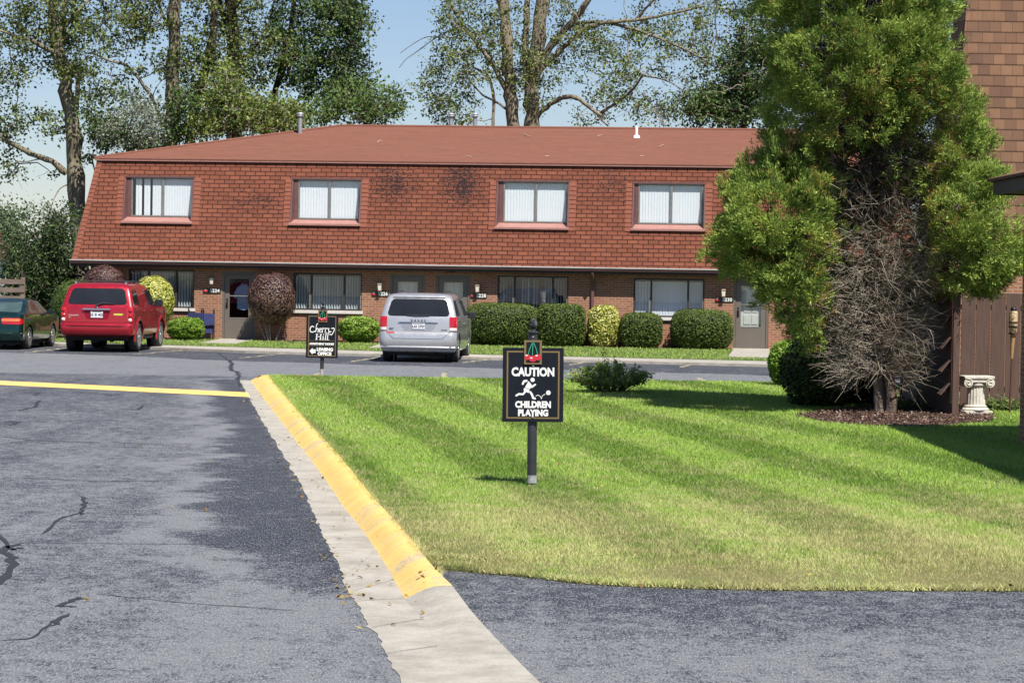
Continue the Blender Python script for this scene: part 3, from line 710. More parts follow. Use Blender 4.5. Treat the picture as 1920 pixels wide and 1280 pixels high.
# roof vents
for (x, yb, yt, kind, v) in ((563,243,211,0,6.2), (846,236,212,0,8.4), (891,236,212,0,8.4), (1194,254,234,1,6.0)):
    u, zt = fu(x, yt, v); zb2 = za+(ZR-za)*(1-abs(v-HD)/HD)-.15
    b = MB()
    if kind == 0:
        b.lathe([(.07, zb2), (.07, zt-.12)], 12, (u, v, 0)); b.lathe([(.08, zt-.14), (.115, zt-.13), (.115, zt-.09), (.08, zt-.085)], 14, (u, v, 0)); b.lathe([(.12, zt-.06), (.12, zt-.02), (.06, zt), (.0, zt)], 14, (u, v, 0)); b.lathe([(.075, zt-.09), (.075, zt-.05)], 10, (u, v, 0))
        b.build('vent_pipe', m_pipe, roof)
    else:
        zs_ = za+(ZR-za)*(1-abs(v-HD)/HD); b.lathe([(.04, zs_-.1), (.04, zt-.05), (.0, zt-.05)], 10, (u, v, 0)); b.lathe([(.12, zs_-.05), (.10, zs_+.04), (.05, zs_+.07)], 12, (u, v, 0)); b.build('vent_pipe', m_white, roof)

def slats(u0, u1, z0, z1, v, ang, wd=.088, gap=.082, skip=(), jit=0.12):
    b = MB(); n = max(1, int((u1-u0)/gap))
    for i in range(n):
        if i in skip: continue
        c_ = u0+(i+.5)*(u1-u0)/n; a = ang+random.uniform(-jit, jit); dx = wd/2*math.cos(a); dy = wd/2*math.sin(a)
        b.add([(c_-dx, v-dy, z0), (c_, v-.006, z0), (c_+dx, v+dy, z0), (c_-dx, v-dy, z1), (c_, v-.006, z1), (c_+dx, v+dy, z1)], [(0, 1, 4, 3), (1, 2, 5, 4)])
    return b
def window_frame(u0, z0, u1, z1, v, divs, mat, w_=.045, d=.05):
    b = MB(); b.box((u0, v, z0), (u0+w_, v+d, z1)); b.box((u1-w_, v, z0), (u1, v+d, z1)); b.box((u0+w_, v+.002, z0), (u1-w_, v+d, z0+w_)); b.box((u0+w_, v+.002, z1-w_), (u1-w_, v+d, z1))
    for dv in divs: b.box((dv-w_*.6, v-.004, z0+w_), (dv+w_*.6, v+d-.005, z1-w_))
    return b
for i, (o, pn) in enumerate(upper):
    ou0, oz0, ou1, oz1 = o; pu0, pz0, pu1, pz1 = pn; mid = (pu0+pu1)/2+.03
    fr = window_frame(pu0-.04, pz0-.04, pu1+.04, pz1+.05, WV, [mid], m_frame).build('window', m_frame, BLD)
    b = MB()                                             # deep painted surround
    b.quad((ou0, vz(oz0), oz0), (ou0, vz(oz1), oz1), (ou0+.05, WV, oz1), (ou0+.05, WV, oz0)); b.quad((ou1-.05, WV, oz0), (ou1-.05, WV, oz1), (ou1, vz(oz1), oz1), (ou1, vz(oz0), oz0))
    b.quad((ou0, vz(oz1), oz1), (ou1, vz(oz1), oz1), (ou1, WV+.05, oz1), (ou0, WV+.05, oz1))
    b.quad((ou0, WV+.008, oz0), (pu0-.04, WV+.008, oz0), (pu0-.04, WV+.008, oz1), (ou0, WV+.008, oz1)); b.quad((pu1+.04, WV+.008, oz0), (ou1, WV+.008, oz0), (ou1, WV+.008, oz1), (pu1+.04, WV+.008, oz1)); b.quad((pu0-.04, WV+.008, pz1+.04), (pu1+.04, WV+.008, pz1+.04), (pu1+.04, WV+.008, oz1), (pu0-.04, WV+.008, oz1))
    for s_, uu in ((-1, ou0), (1, ou1)):                 # raised outer casing edge
        a_, c_ = (uu-.03, uu+.012) if s_ < 0 else (uu-.012, uu+.03)
        b.add([(a_, vz(oz0)-.04, oz0), (c_, vz(oz0)-.04, oz0), (c_, min(vz(oz1), WV)-.03, oz1), (a_, min(vz(oz1), WV)-.03, oz1), (a_, vz(oz0)+.02, oz0), (c_, vz(oz0)+.02, oz0), (c_, vz(oz1)+.02, oz1), (a_, vz(oz1)+.02, oz1)], [(0,1,2,3),(0,3,7,4),(1,5,6,2),(3,2,6,7)])
    b.box((ou0-.03, min(vz(oz1), WV)-.045, oz1-.02), (ou1+.03, vz(oz1)+.02, oz1+.035))
    b.build('window_surround', m_mauve, fr)
    b = MB(); zsl = pz0-.05                              # sloping painted sill
    ex = .05; vb = vz(oz0)-.08
    b.add([(ou0-ex, vb, oz0+.05), (ou1+ex, vb, oz0+.05), (ou1, WV+.02, zsl), (ou0, WV+.02, zsl), (ou0-ex, vb, oz0-.005), (ou1+ex, vb, oz0-.005), (ou1+ex, vb+.2, oz0-.005), (ou0-ex, vb+.2, oz0-.005)], [(0,1,2,3),(4,5,1,0),(4,0,3,7),(1,5,6,2),(4,7,6,5)])
    b.build('sill', m_pink, fr)
    g = MB(); g.quad((pu0, WV+.028, pz0), (mid, WV+.028, pz0), (mid, WV+.028, pz1), (pu0, WV+.028, pz1)); g.quad((mid, WV+.022, pz0), (pu1, WV+.022, pz0), (pu1, WV+.022, pz1), (mid, WV+.022, pz1)); g.build('pane', m_glass, fr)
    sk = (0, 3, 6) if i == 0 else ()
    slats(pu0, mid, pz0, pz1, WV+.10, .18, .10, skip=sk, jit=.05).build('blind', m_blind, fr); slats(mid, pu1, pz0, pz1, WV+.10, .12, .10, jit=.05).build('blind', m_blind, fr)
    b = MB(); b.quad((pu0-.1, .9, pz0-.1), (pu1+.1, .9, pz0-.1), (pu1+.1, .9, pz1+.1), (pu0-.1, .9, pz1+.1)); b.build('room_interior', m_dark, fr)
# lower windows
cfg = {'A': (.30, .72, .95, m_blindg), 'B': (.26, .74, .85, m_blindg), 'C': (.24, .78, 1.2, m_blindg), 'D': (.25, .77, .15, m_blind)}
for key, (u0, z0, u1, z1) in lowwin.items():
    fa, fb, an, bm_ = cfg[key]; da, db = u0+(u1-u0)*fa, u0+(u1-u0)*fb
    fr = window_frame(u0, z0, u1, z1, .05, [da, db], m_dframe, .05, .06).build('window', m_dframe, BLD)
    g = MB()
    for a_, c_ in ((u0, da), (da, db), (db, u1)): g.quad((a_+.03, .085, z0+.04), (c_-.03, .085, z0+.04), (c_-.03, .085, z1-.04), (a_+.03, .085, z1-.04))
    g.build('pane', m_glass, fr)
    b = MB(); b.bbox((u0-.04, -.07, z0-.10), (u1+.04, .048, z0-.004), .008); b.build('sill', m_sill, fr)
    s_ = slats(u0+.04, da-.02, z0+.03, z1-.1, .24, an); q = slats(da+.02, db-.02, z0+.03, z1-.1, .24, an, skip=(0, 1, 5, 8, 9) if key == 'C' else ()); s_.add(q.v, q.f)
    q = slats(db+.02, u1-.04, z0+.03, z1-.1, .24, an); s_.add(q.v, q.f); s_.build('blind', bm_, fr)
    for c_ in ((da, u1) if key != 'A' else (da,)):
        b = MB(); b.box((c_-.06, .045, z0+.05), (c_-.02, .095, (z0+z1)/2)); b.build('sash', m_frame, fr)
# doors
for key, (u0, z0, u1, z1) in doors.items():
    fr = MB(); w_ = .07
    fr.box((u0, .02, 0), (u0+w_, .11, z1)); fr.box((u1-w_, .02, 0), (u1, .11, z1)); fr.box((u0+w_, .022, z1-.09), (u1-w_, .11, z1))
    d0, d1, dz = u0+w_+.008, u1-w_-.008, z1-.10; s_ = .15
    gz0, gz1, mz = .68, dz-.14, 1.36
    fr.box((d0, .045, .02), (d0+s_, .085, dz)); fr.box((d1-s_, .045, .02), (d1, .085, dz)); fr.box((d0+s_, .047, .02), (d1-s_, .083, gz0)); fr.box((d0+s_, .047, gz1), (d1-s_, .083, dz))
    door = fr.build('door', m_door, BLD)
    b = MB(); b.box((d0+s_, .043, mz-.012), (d1-s_, .087, mz+.018)); b.build('glazing_bar', m_frame, door); b = MB(); b.box((d0+s_-.01, .04, gz0-.015), (d1-s_+.01, .046, gz0+.01)); b.build('glazing_trim', m_frame, door)
    g = MB(); g.quad((d0+s_, .065, gz0), (d1-s_, .065, gz0), (d1-s_, .065, gz1), (d0+s_, .065, gz1)); g.build('pane', m_glassd if key == '5224' else m_glass, door)
    hx = d0+.07; b = MB(); b.tube([(hx, .045, 1.02), (hx, .0, 1.03), (hx, -.005, 1.10), (hx, .0, 1.22), (hx, .045, 1.23)], .014, 6); b.bbox((hx-.03, .03, .98), (hx+.03, .045, 1.28), .006); b.build('handle', m_black, door)
    if key != '5224':
        b = MB(); b.box((d0+.05, .16, .02), (d1-.05, .20, z1)); b.build('inner_door', m_inner, door)
        b = MB(); cw = (d1-d0-.5)/2
        for cx in (-1, 1):
            for z_a, z_b in ((.75, 1.05), (1.12, 1.5), (1.57, 1.9)): b.bbox(((d0+d1)/2+(cx-1)*cw/2*1.0-(0 if cx > 0 else .02)+(.02 if cx > 0 else 0), .145, z_a), ((d0+d1)/2+(cx+1)*cw/2*1.0, .162, z_b), .012)
        b.build('door_panel', m_inner, door)
    b = MB(); b.bbox((u0-.05, -.28, -.02), (u1+.05, .02, .03), .01); b.build('threshold', m_conc, BLD)
tu, tz = fu(762, 508, .0); text_mesh('5226', .16, tu, tz, -.012, m_gold, BLD, 'door_number', .004)
tu, tz = fu(846, 508.5, .0); text_mesh('5228', .14, tu, tz, -.012, m_brown, BLD, 'door_number', .004)
# hanging shirt behind the glass of 5224
SH = thing('hanging_shirt', 'pale blue shirt on a hanger behind the dark glass of the open-fronted storm door', 'shirt', (0, 0, 0))
u, z = fu(458, 532, .3)
SH['label'] = 'pale blue shirt hanging behind the dark glass of the leftmost storm door'
SH.location = bw(u, .32, z); SH.rotation_euler = (0, 0, -TH)
b = MB(); prof_ = [(-.33, -.42), (-.30, -.28), (-.22, -.12), (-.08, -.02), (.08, -.02), (.22, -.12), (.32, -.28), (.35, -.42), (.24, -.46), (.22, -.36), (.23, -.78), (.0, -.82), (-.21, -.78), (-.21, -.36), (-.24, -.46)]
b.prism(prof_, -.05, .05); b.build('shirt', M('shirt_cotton', (.40, .52, .70), (.30, .42, .60), 5, .9, bump=.5, bscale=8), SH)
b = MB(); b.lathe([(.10, -.03), (.12, .0), (.10, .035)], 14, mat=Matrix.Diagonal((1, .5, 1, 1))); b.build('collar', M('collar_cotton', (.30, .12, .16), (.25, .1, .13), 5, .9), SH)
b = MB(); b.tube([(-.14, 0, .36), (-.10, 0, .28), (0, 0, .06)], .008, 5); b.tube([(.14, 0, .36), (.10, 0, .28), (0, 0, .06)], .008, 5); b.build('hanger', m_frame, SH)
# wall lamps and number plaques
for key, (lx, ly0, ly1), (px0, py0, px1, py1) in (('5224', (397.5,512,536), (381,540,414,550)), ('5226', (712.5,527,545), (697,546,729,556)), ('5228', (895.5,530,547), (882,549.5,912.5,559.5)), ('5230', (1357,539,555), (1341,557,1375,567))):
    u, zt = fu(lx, ly0+4, -.1); _, zb3 = fu(lx, ly1, -.1); h = .30; zc_ = (zt+zb3)/2
    L = MB(); L.bbox((u-.05, -.03, zc_-.10), (u+.05, -.002, zc_+.12), .008); L.tube([(u, -.02, zc_+.05), (u, -.10, zc_+.16), (u, -.12, zc_+.14)], .012, 6)
    L.lathe([(.0, .19), (.02, .17), (.035, .14), (.10, .09), (.10, .075), (.0, .075)], 4, (u, -.12, zc_), Matrix.Rotation(R(45), 4, 'Z'), False); L.lathe([(.06, -.13), (.075, -.12), (.075, -.105), (.0, -.105)], 4, (u, -.12, zc_), Matrix.Rotation(R(45), 4, 'Z'), False)
    for sx_, sy_ in ((-1, -1), (1, -1), (1, 1), (-1, 1)): L.tube([(u+sx_*.054, -.12+sy_*.054, zc_-.11), (u+sx_*.066, -.12+sy_*.066, zc_+.08)], .007, 4)
    L = L.build('wall_lamp', m_copper, BLD)
    b = MB(); b.lathe([(.058, -.10), (.082, .07)], 4, (u, -.12, zc_), Matrix.Rotation(R(45), 4, 'Z'), False); b.build('lamp_glass', m_lampg, L)
    a_, c_ = fu(px0, py0), fu(px1, py1); b = MB(); b.bbox((a_[0], -.022, c_[1]), (c_[0], -.003, a_[1]), .004); pq = b.build('number_plaque', m_sgreen, BLD)
    wq = c_[0]-a_[0]; hq = a_[1]-c_[1]; zc_ = (a_[1]+c_[1])/2
    text_mesh(key, hq*.95, a_[0]+wq*.66, zc_, -.024, m_white, pq, 'plaque_number', .004, spacing=1.05)
    b = MB()
    for dx, dz in ((-.035, 0), (.035, 0), (0, -.015)): b.lathe([(.038, -.003), (.034, .004), (0, .006)], 12, (a_[0]+wq*.15+dx, -.025, zc_-.01+dz), Matrix.Rotation(R(90), 4, 'X'))
    b.build('cherry_emblem', m_redp, pq)
    b = MB(); 
    for dx in (-.035, 0, .035): b.tube([(a_[0]+wq*.15+dx, -.026, zc_), (a_[0]+wq*.15, -.026, zc_+hq*.42)], .005, 4)
    b.build('cherry_stems', m_grnp, pq)

# ================================================================ RIGHT-HAND BUILDING
m_rsh, nt, p, tc = base('brown_architectural_shingle')
uv = tc.outputs['UV']; b_ = _n(nt, 'ShaderNodeTexBrick'); nt.links.new(uv, b_.inputs[0]); b_.offset = .37
for k_, v_ in (('Scale', 1), ('Brick Width', .215), ('Row Height', .206), ('Mortar Size', .004), ('Mortar Smooth', 0), ('Bias', -.1)): b_.inputs[k_].default_value = v_
b_.inputs['Color1'].default_value = (.215, .118, .070, 1); b_.inputs['Color2'].default_value = (.092, .054, .042, 1); b_.inputs['Mortar'].default_value = (.035, .022, .018, 1)
spx = _n(nt, 'ShaderNodeSeparateXYZ'); nt.links.new(uv, spx.inputs[0]); fr_ = math_(nt, 'FRACT', math_(nt, 'DIVIDE', spx.outputs[1], .206))
n3 = noise(nt, uv, 110, 3, .8); n1 = noise(nt, uv, 1.2, 4, .6)
c = mixc(nt, ramp(nt, fr_, .015, .05, 1, 0), b_.outputs[0], (.025, .016, .013)); c = mixc(nt, ramp(nt, n3, .42, .75, 0, .55), c, (.46, .27, .17)); c = mixc(nt, ramp(nt, n3, .28, .42, .6, 0), c, (.05, .028, .02)); c = mixc(nt, ramp(nt, n1, .4, .7, 0, .3), c, (.10, .055, .04))
nt.links.new(c, p.inputs['Base Color']); p.inputs['Roughness'].default_value = .95; p.inputs['Specular IOR Level'].default_value = .1; setbump(nt, p, math_(nt, 'ADD', ramp(nt, fr_, .0, .12), math_(nt, 'MULTIPLY', n3, .4)), .6, .02)
DR = 50.5; rb = dp(1790, 700, DR); RX = dp(1772, 640, DR).x
RB = thing('brown_building', 'tall brown building with shingled upper wall behind the big conifer at the right edge', 'building', (RX, DR, 0))
zM0 = dp(1800, 430, DR).z
b = MB(); b.add([(0, -.05, zM0), (14, -.05, zM0), (14, .55, 9.5), (.5, .55, 9.5), (.9, 3.2, 9.5), (0, 4.2, zM0)], [(0, 1, 2, 3), (0, 3, 4, 5)]); b.quad((.5, .55, 9.5), (14, .55, 9.5), (14, 3.2, 9.5), (.9, 3.2, 9.5)); b.quad((14, -.05, zM0), (14, 4.2, zM0), (14, 3.2, 9.5), (14, .55, 9.5)); b.build('shingle_wall', m_rsh, RB)
b = MB(); b.box((.15, .15, 0), (13.9, 4.1, zM0)); b.build('lower_wall', m_brick, RB)
b = MB(); b.box((-.06, -.12, zM0-.16), (14.02, -.02, zM0+.01)); b.box((-.06, -.02, zM0-.16), (-.02, 4.2, zM0+.01)); b.build('fascia', m_fascia, RB)
# porch roof slab at the right edge, whose shadow falls on the lawn
PX, PY = 6.74, 37.6; q = dp(1862, 366, PY); PZ0 = q.z; PZ1 = dp(1862, 336, PY).z
PO = thing('porch_roof', 'dark brown shingled porch roof jutting in at the right edge of the photo', 'porch', (PX, PY, 0))
b = MB(); b.box((0, -12, PZ0), (.05, 0, PZ1-.04)); b.box((.05, -.05, PZ0), (7, 0, PZ1-.04)); b.build('fascia', m_fascia, PO)
b = MB(); b.box((.05, -12, PZ0+.02), (7, -.05, PZ0+.05)); b.build('soffit', m_brown, PO)
b = MB(); b.add([(-.08, -12, PZ1-.04), (-.08, .08, PZ1-.04), (-.08, .08, PZ1), (-.08, -12, PZ1), (4, -12, PZ1+1.1), (4, .08, PZ1+1.1), (7, -12, PZ1-.04), (7, .08, PZ1-.04)], [(0,1,2,3),(3,2,5,4),(2,1,7,5)]); b.build('roof', m_rsh, PO)
pb_ = gp(1921, 832, .1); b = MB(); b.bbox((pb_.x-PX-.045, pb_.y-PY-.1, .0), (pb_.x-PX+.25, pb_.y-PY+.15, PZ0), .012); b.build('post', m_brick, PO)
# ================================================================ SIGNS
m_post = M('black_post_paint', (.022, .024, .03), (.045, .045, .05), 6, .4, bump=.3, bscale=60)
m_board = M('sign_black', (.006, .008, .014), (.010, .012, .018), 4, .5, spec=.2)
m_swhite = M('sign_white', (.80, .80, .78), (.70, .70, .68), 30, .5)
m_scuff = M('scuffed_paint', (.45, .45, .44), (.12, .12, .12), 25, .7)
def strokes(b, pts, w, y=0.0, t=.0015):
    """flat ribbon with round caps in the xz plane, facing -y"""
    for i in range(len(pts)-1):
        x0, z0 = pts[i]; x1, z1 = pts[i+1]; d = math.hypot(x1-x0, z1-z0); nx, nz = -(z1-z0)/d*w/2, (x1-x0)/d*w/2
        ii = i*.00004
        b.prism([(x0+nx, z0+nz), (x0-nx, z0-nz), (x1-nx, z1-nz), (x1+nx, z1+nz)], y-t-ii, y)
    for i, (x, z) in enumerate(pts): b.prism([(x+w/2*math.cos(a), z+w/2*math.sin(a)) for a in [-k*math.pi/4 for k in range(8)]], y-t-.0004-i*.00004, y)
def sign(name, label, base, D, cx, y0z, mpz, board, cherry, yaw, finial_r, post_r, top_z, lean=0.0):
    """board, cherry = rectangles in zoomed-pixel units (x0,y0,x1,y1); mpz = metres per unit"""
    T = thing(name, label, 'sign', base, yaw); T.rotation_euler = (0, lean, yaw)
    X = lambda x: (x-cx)*mpz
    Z = lambda y: (y0z-y)*mpz
    zb = Z(board[3]); zt = Z(board[1])
    b = MB(); b.tube([(0, .05, 0), (0, .05, top_z)], post_r, 20); b.build('post', m_post, T, sharp=40)
    b = MB(); n = 22
    b.lathe([(post_r*1.02, top_z-.01), (post_r*1.22, top_z+.002), (post_r*1.25, top_z+.014), (post_r*1.0, top_z+.020), (post_r*.5, top_z+.028), (post_r*.45, top_z+.045), (post_r*.6, top_z+.052)], n, (0, .05, 0))
    fr = finial_r; zc = top_z+.045+fr*1.3; V = []; nn = 12
    b.build('cap', m_post, T, sharp=40)
    f = MB(); rows = []
    for i in range(nn+1):                                # pine cone finial: faceted scales
        t = i/nn; r = fr*math.sin(math.pi*(t**.85))**.75*(1.0 if t < .5 else 1-.12*(t-.5)); rows.append((max(r, .0015), zc-fr*1.3+t*fr*2.6))
    ns = 12; vs = []; fs = []
    for i, (r, z) in enumerate(rows):
        for k in range(ns*2):
            rr = r*(1.07 if (k+i) % 2 == 0 else .90) if 1 < i < nn-1 else r; th = math.pi*k/ns; vs.append((rr*math.cos(th), .05+rr*math.sin(th), z))
    for i in range(nn):
        for k in range(ns*2): fs.append((i*ns*2+k, i*ns*2+(k+1) % (ns*2), (i+1)*ns*2+(k+1) % (ns*2), (i+1)*ns*2+k))
    f.add(vs, fs); f.build('finial', m_post, T)
    bx0, bx1 = X(board[0]), X(board[2]); b = MB(); b.bbox((bx0, -.022, zb), (bx1, -.004, zt), .002); brd = b.build('board', m_board, T)
    # gold border line
    ins = .042*(bx1-bx0)/.64; g = MB(); w_ = .016*(bx1-bx0)/.64; y = -.0235
    a0, a1, c0, c1 = bx0+ins, bx1-ins, zb+ins*.8, zt-ins*.8
    g.box((a0, y, c0), (a1, -.022, c0+w_)); g.box((a0, y, c1-w_), (a1, -.022, c1)); g.box((a0, y, c0+w_), (a0+w_, -.022, c1-w_)); g.box((a1-w_, y, c0+w_), (a1, -.022, c1-w_)); g.build('border', m_gold, brd)
    # cherry panel
    px0, px1, pz0, pz1 = X(cherry[0]), X(cherry[2]), Z(cherry[3]), Z(cherry[1]); w = px1-px0; h = pz1-pz0
    p = MB(); p.bbox((px0, -.040, pz0), (px1, -.026, pz1), .001); pn = p.build('cherry_panel', m_gold, T)
    p = MB(); e = w*.12; p.box((px0+e, -.0415, pz0+e*.8), (px1-e, -.040, pz1-e*.8)); p.build('panel_field', m_board, pn)
    c = MB(); cz = pz0+h*.30
    for (dx, dz, r, yy) in ((-.30, .0, .19, -.0430), (.28, .0, .21, -.0440), (0, -.08, .22, -.0450)):
        c.prism([((px0+px1)/2+w*(dx+r*math.cos(a)), cz+w*(dz+r*.82*math.sin(a))) for a in [-k*math.pi/10 for k in range(20)]], yy, -.0416)
    c.build('cherries', m_redp, pn)
    g = MB(); tz = pz1-h*.06; mx = (px0+px1)/2
    for dx, e0 in ((-.27, -.2), (-.03, 0), (.26, .2)):
        pts = [(mx+w*dx, cz+w*.14), (mx+w*(dx*.75), cz+(tz-cz)*.5), (mx+w*dx*.35, cz+(tz-cz)*.8), (mx, tz)]; strokes(g, pts, w*.045, -.0452, .0012)
    g.build('stems', m_grnp, pn)
    hl = MB()
    for (dx, dz) in ((-.36, .10), (.20, .09), (-.10, -.04)): hl.prism([(mx+w*(dx+.075*math.cos(a)), cz+w*(dz+.035*math.sin(a))) for a in [-k*math.pi/5 for k in range(10)]], -.0462, -.045)
    hl.build('highlights', m_swhite, pn)
    return T, brd, X, Z
Db = gp(997, 909, ZL)
k1 = 160/931/(5000/Db.y)
CS, brd, X, Z = sign('caution_sign', 'black caution sign with white running child, standing in the middle of the lawn', Db, Db.y, 434, 1908, k1, (106, 408, 770, 1216), (338, 327, 531, 588), R(1.0), .046, .050, (1908-252)*k1, lean=R(-.2))
CS.rotation_euler = (0, R(.9-1.3), 0)
def stext(s, x, y, w, h, brd, bold=.006, name='lettering', sh=0.0, sp=1.0):
    """text scaled to the pixel box width w and cap height h (units)"""
    hz = h*k_; o = text_mesh(s, hz/.70, X(x), Z(y), -.0245, m_swhite, brd, name, bold, shear=sh, spacing=sp)
    xs_ = [v.co.x for v in o.data.vertices]; zs_ = [v.co.z for v in o.data.vertices]; wid = max(xs_)-min(xs_); f = w*k_/wid; cx = (max(xs_)+min(xs_))/2; cz = (max(zs_)+min(zs_))/2; fz = 1.0
    for v in o.data.vertices: v.co.x = X(x)+(v.co.x-cx)*f; v.co.z = Z(y)+(v.co.z-cz)*fz
    return o
k_ = k1
stext('CAUTION', 436, 670, 466, 88, brd, .0054); stext('CHILDREN', 440, 1026, 390, 66, brd, .0048); stext('PLAYING', 442, 1116, 328, 66, brd, .0048)
b = MB(); S = lambda L: [(X(x), Z(y)) for x, y in L]
disc = lambda cx, cy, r, y0: b.prism([(X(cx)+r*k1*math.cos(a), Z(cy)+r*k1*math.sin(a)) for a in [-k*math.pi/10 for k in range(20)]], y0, -.0221)
disc(433, 757, 23, -.0245); disc(606, 896, 25, -.0245)
b.prism(S([(388,770),(420,806),(424,822),(400,862),(352,838),(372,800)]), -.0242, -.0221); b.prism(S([(348,842),(398,868),(392,900),(340,880),(336,862)]), -.0243, -.0221)
strokes(b, S([(368,768),(340,772),(326,802)]), 22*k1, -.0222, .0022)
strokes(b, S([(412,812),(424,836),(462,808)]), 19*k1, -.0222, .0024)
strokes(b, S([(350,890),(330,915),(285,912),(256,930)]), 20*k1, -.0222, .0022); strokes(b, S([(408,890),(428,918),(440,955),(460,960)]), 22*k1, -.0222, .0022)
strokes(b, S([(470,932),(495,922),(520,938),(531,962)]), 6*k1, -.0222, .0022); strokes(b, S([(531,962),(540,930),(570,912)]), 6*k1, -.0222, .0023)
b.build('running_child_pictogram', m_swhite, brd)
for yy in (606, 1162):
    b = MB(); b.lathe([(13*k1, 0), (11*k1, .006), (0, .008)], 10, (X(436), -.0245, Z(yy)), Matrix.Rotation(R(90), 4, 'X')); b.build('bolt', m_pipe, brd)
b = MB(); b.lathe([(8*k1, 0), (0, .006)], 8, (0, .05-.051, Z(292)), Matrix.Rotation(R(90), 4, 'X')); b.build('bolt', m_pipe, CS)
Lb = gp(603, 703.5, ZL)
k2 = 140/1054/(5000/Lb.y)
LS, brd, X, Z = sign('leasing_office_sign', 'taller black apartment leasing office sign with white arrow at the far lawn corner', Lb, Lb.y, 490, 1152, k2, (262, 290, 712, 906), (427, 234, 556, 402), 0, .038, .040, (1152-198)*k2)
LS.rotation_euler = (0, R(.9-.6), 0); k_ = k2
stext('LEASING', 530, 785, 232, 42, brd, .006); stext('OFFICE', 526, 845, 198, 42, brd, .006)
stext('APARTMENT HOMES', 482, 707, 352, 26, brd, .004, sh=.15)
b = MB(); b.prism(S([(312,810),(358,765),(358,788),(400,788),(400,838),(358,838),(358,858)]) if False else [(X(x), Z(y)) for x, y in [(312,811),(358,858),(358,838),(400,838),(400,786),(358,786),(358,764)]], -.0245, -.0221); b.build('arrow', m_swhite, brd)
b = MB(); b.box((X(300), -.0242, Z(664)), (X(664), -.0221, Z(660))); b.box((X(300), -.0242, Z(740)), (X(664), -.0221, Z(736))); b.build('rule_lines', m_gold, brd)
W2 = 13*k2
def script(b, letters):
    for pts, w in letters: strokes(b, [(X(x), Z(y)) for x, y in pts], w*k2, -.0222, .0024)
b = MB()
script(b, [([(368,470),(345,458),(322,478),(314,512),(326,540),(352,545),(384,530)], 13), ([(424,420),(408,435),(402,480),(396,540)], 10), ([(400,515),(420,488),(434,500),(428,545)], 11),
           ([(448,520),(474,508),(474,488),(454,490),(444,520),(454,545),(480,538)], 10), ([(492,486),(488,545)], 12), ([(490,505),(506,486),(526,490)], 10), ([(534,486),(530,545)], 12), ([(532,505),(548,486),(570,490)], 10),
           ([(580,486),(578,515),(590,540),(612,532)], 12), ([(618,486),(652,480),(660,500),(640,550),(620,578),(594,568)], 12)])
b.build('lettering', m_swhite, brd); b = MB()
script(b, [([(414,572),(408,645)], 15), ([(470,572),(464,645)], 15), ([(410,606),(468,606)], 9), ([(398,572),(430,572)], 7), ([(396,646),(424,646)], 7), ([(456,572),(484,572)], 7), ([(452,646),(478,646)], 7),
           ([(504,600),(500,646)], 13), ([(508,574),(510,570)], 14), ([(546,548),(538,600),(534,646)], 12), ([(600,530),(574,545),(566,600),(562,646)], 12), ([(524,646),(544,646)], 7), ([(552,646),(586,646)], 7), ([(490,646),(512,646)], 7)])
b.build('lettering', m_swhite, brd)
b = MB(); b.tube([(0, .05, .004), (0, .05, .13)], .0415, 16); b.build('scuffed_base', m_scuff, LS)
b = MB(); b.tube([(0, .05, .02), (0, .05, .10)], .0515, 20); b.build('scuffed_base', m_scuff, CS); CS.children[-1]

# ================================================================ CARS
m_tyre = M('tyre_rubber', (.022, .022, .023), (.035, .034, .034), 12, .85)
m_rim = M('alloy_rim', (.52, .53, .55), (.42, .43, .45), 10, .3, .85)
m_cglass, nt, p, tc = base('car_glass')
p.inputs['Base Color'].default_value = (.012, .014, .017, 1); p.inputs['Roughness'].default_value = .03; p.inputs['Specular IOR Level'].default_value = .45
nz_ = noise(nt, tc.outputs['Object'], 1.5, 2, .5); nt.links.new(mixc(nt, nz_, (.006, .007, .010), (.028, .03, .034)), p.inputs['Base Color'])
m_cglassg, nt, p, tc = base('green_tinted_glass')
nt.links.new(mixc(nt, noise(nt, tc.outputs['Object'], 2.5, 2, .5), (.015, .03, .03), (.09, .14, .13)), p.inputs['Base Color']); p.inputs['Roughness'].default_value = .03; p.inputs['Specular IOR Level'].default_value = .7
m_plastic = M('black_plastic', (.02, .02, .022), (.03, .03, .032), 15, .55)
m_under = M('underbody', (.012, .012, .012), (.02, .019, .018), 5, .9)
m_lamp = M('red_lamp_lens', (.50, .012, .02), (.36, .006, .012), 30, .08, coat=1)
m_lampo = M('amber_lamp_lens', (.75, .22, .06), (.6, .12, .03), 20, .1, coat=1)
m_clear = M('clear_lamp_lens', (.75, .73, .72), (.6, .58, .58), 40, .1, coat=1)
m_chrome = M('brushed_chrome', (.70, .71, .73), (.55, .56, .58), 20, .18, .9)
m_plate = M('number_plate_white', (.72, .74, .76), (.62, .66, .70), 25, .45)
m_ink = M('plate_ink', (.06, .06, .08), (.1, .04, .05), 30, .6)
m_inkr = M('plate_red_ink', (.4, .03, .04), (.3, .02, .03), 30, .6)
m_seam = M('panel_gap', (.015, .015, .015), (.02, .02, .02), 20, .8)
def paint(name, c, metal=.35, rough=.32):
    m, nt, p, tc = base(name); oc = tc.outputs['Object']
    nt.links.new(mixc(nt, ramp(nt, noise(nt, oc, 2.5, 4, .6), .3, .7, 0, .5), c, tuple(v*.8 for v in c)), p.inputs['Base Color'])
    nt.links.new(ramp(nt, noise(nt, oc, 6, 4, .6), .3, .7, rough*.8, rough*1.25), p.inputs['Roughness'])
    p.inputs['Metallic'].default_value = metal; p.inputs['Coat Weight'].default_value = .9; p.inputs['Coat Roughness'].default_value = .04; return m
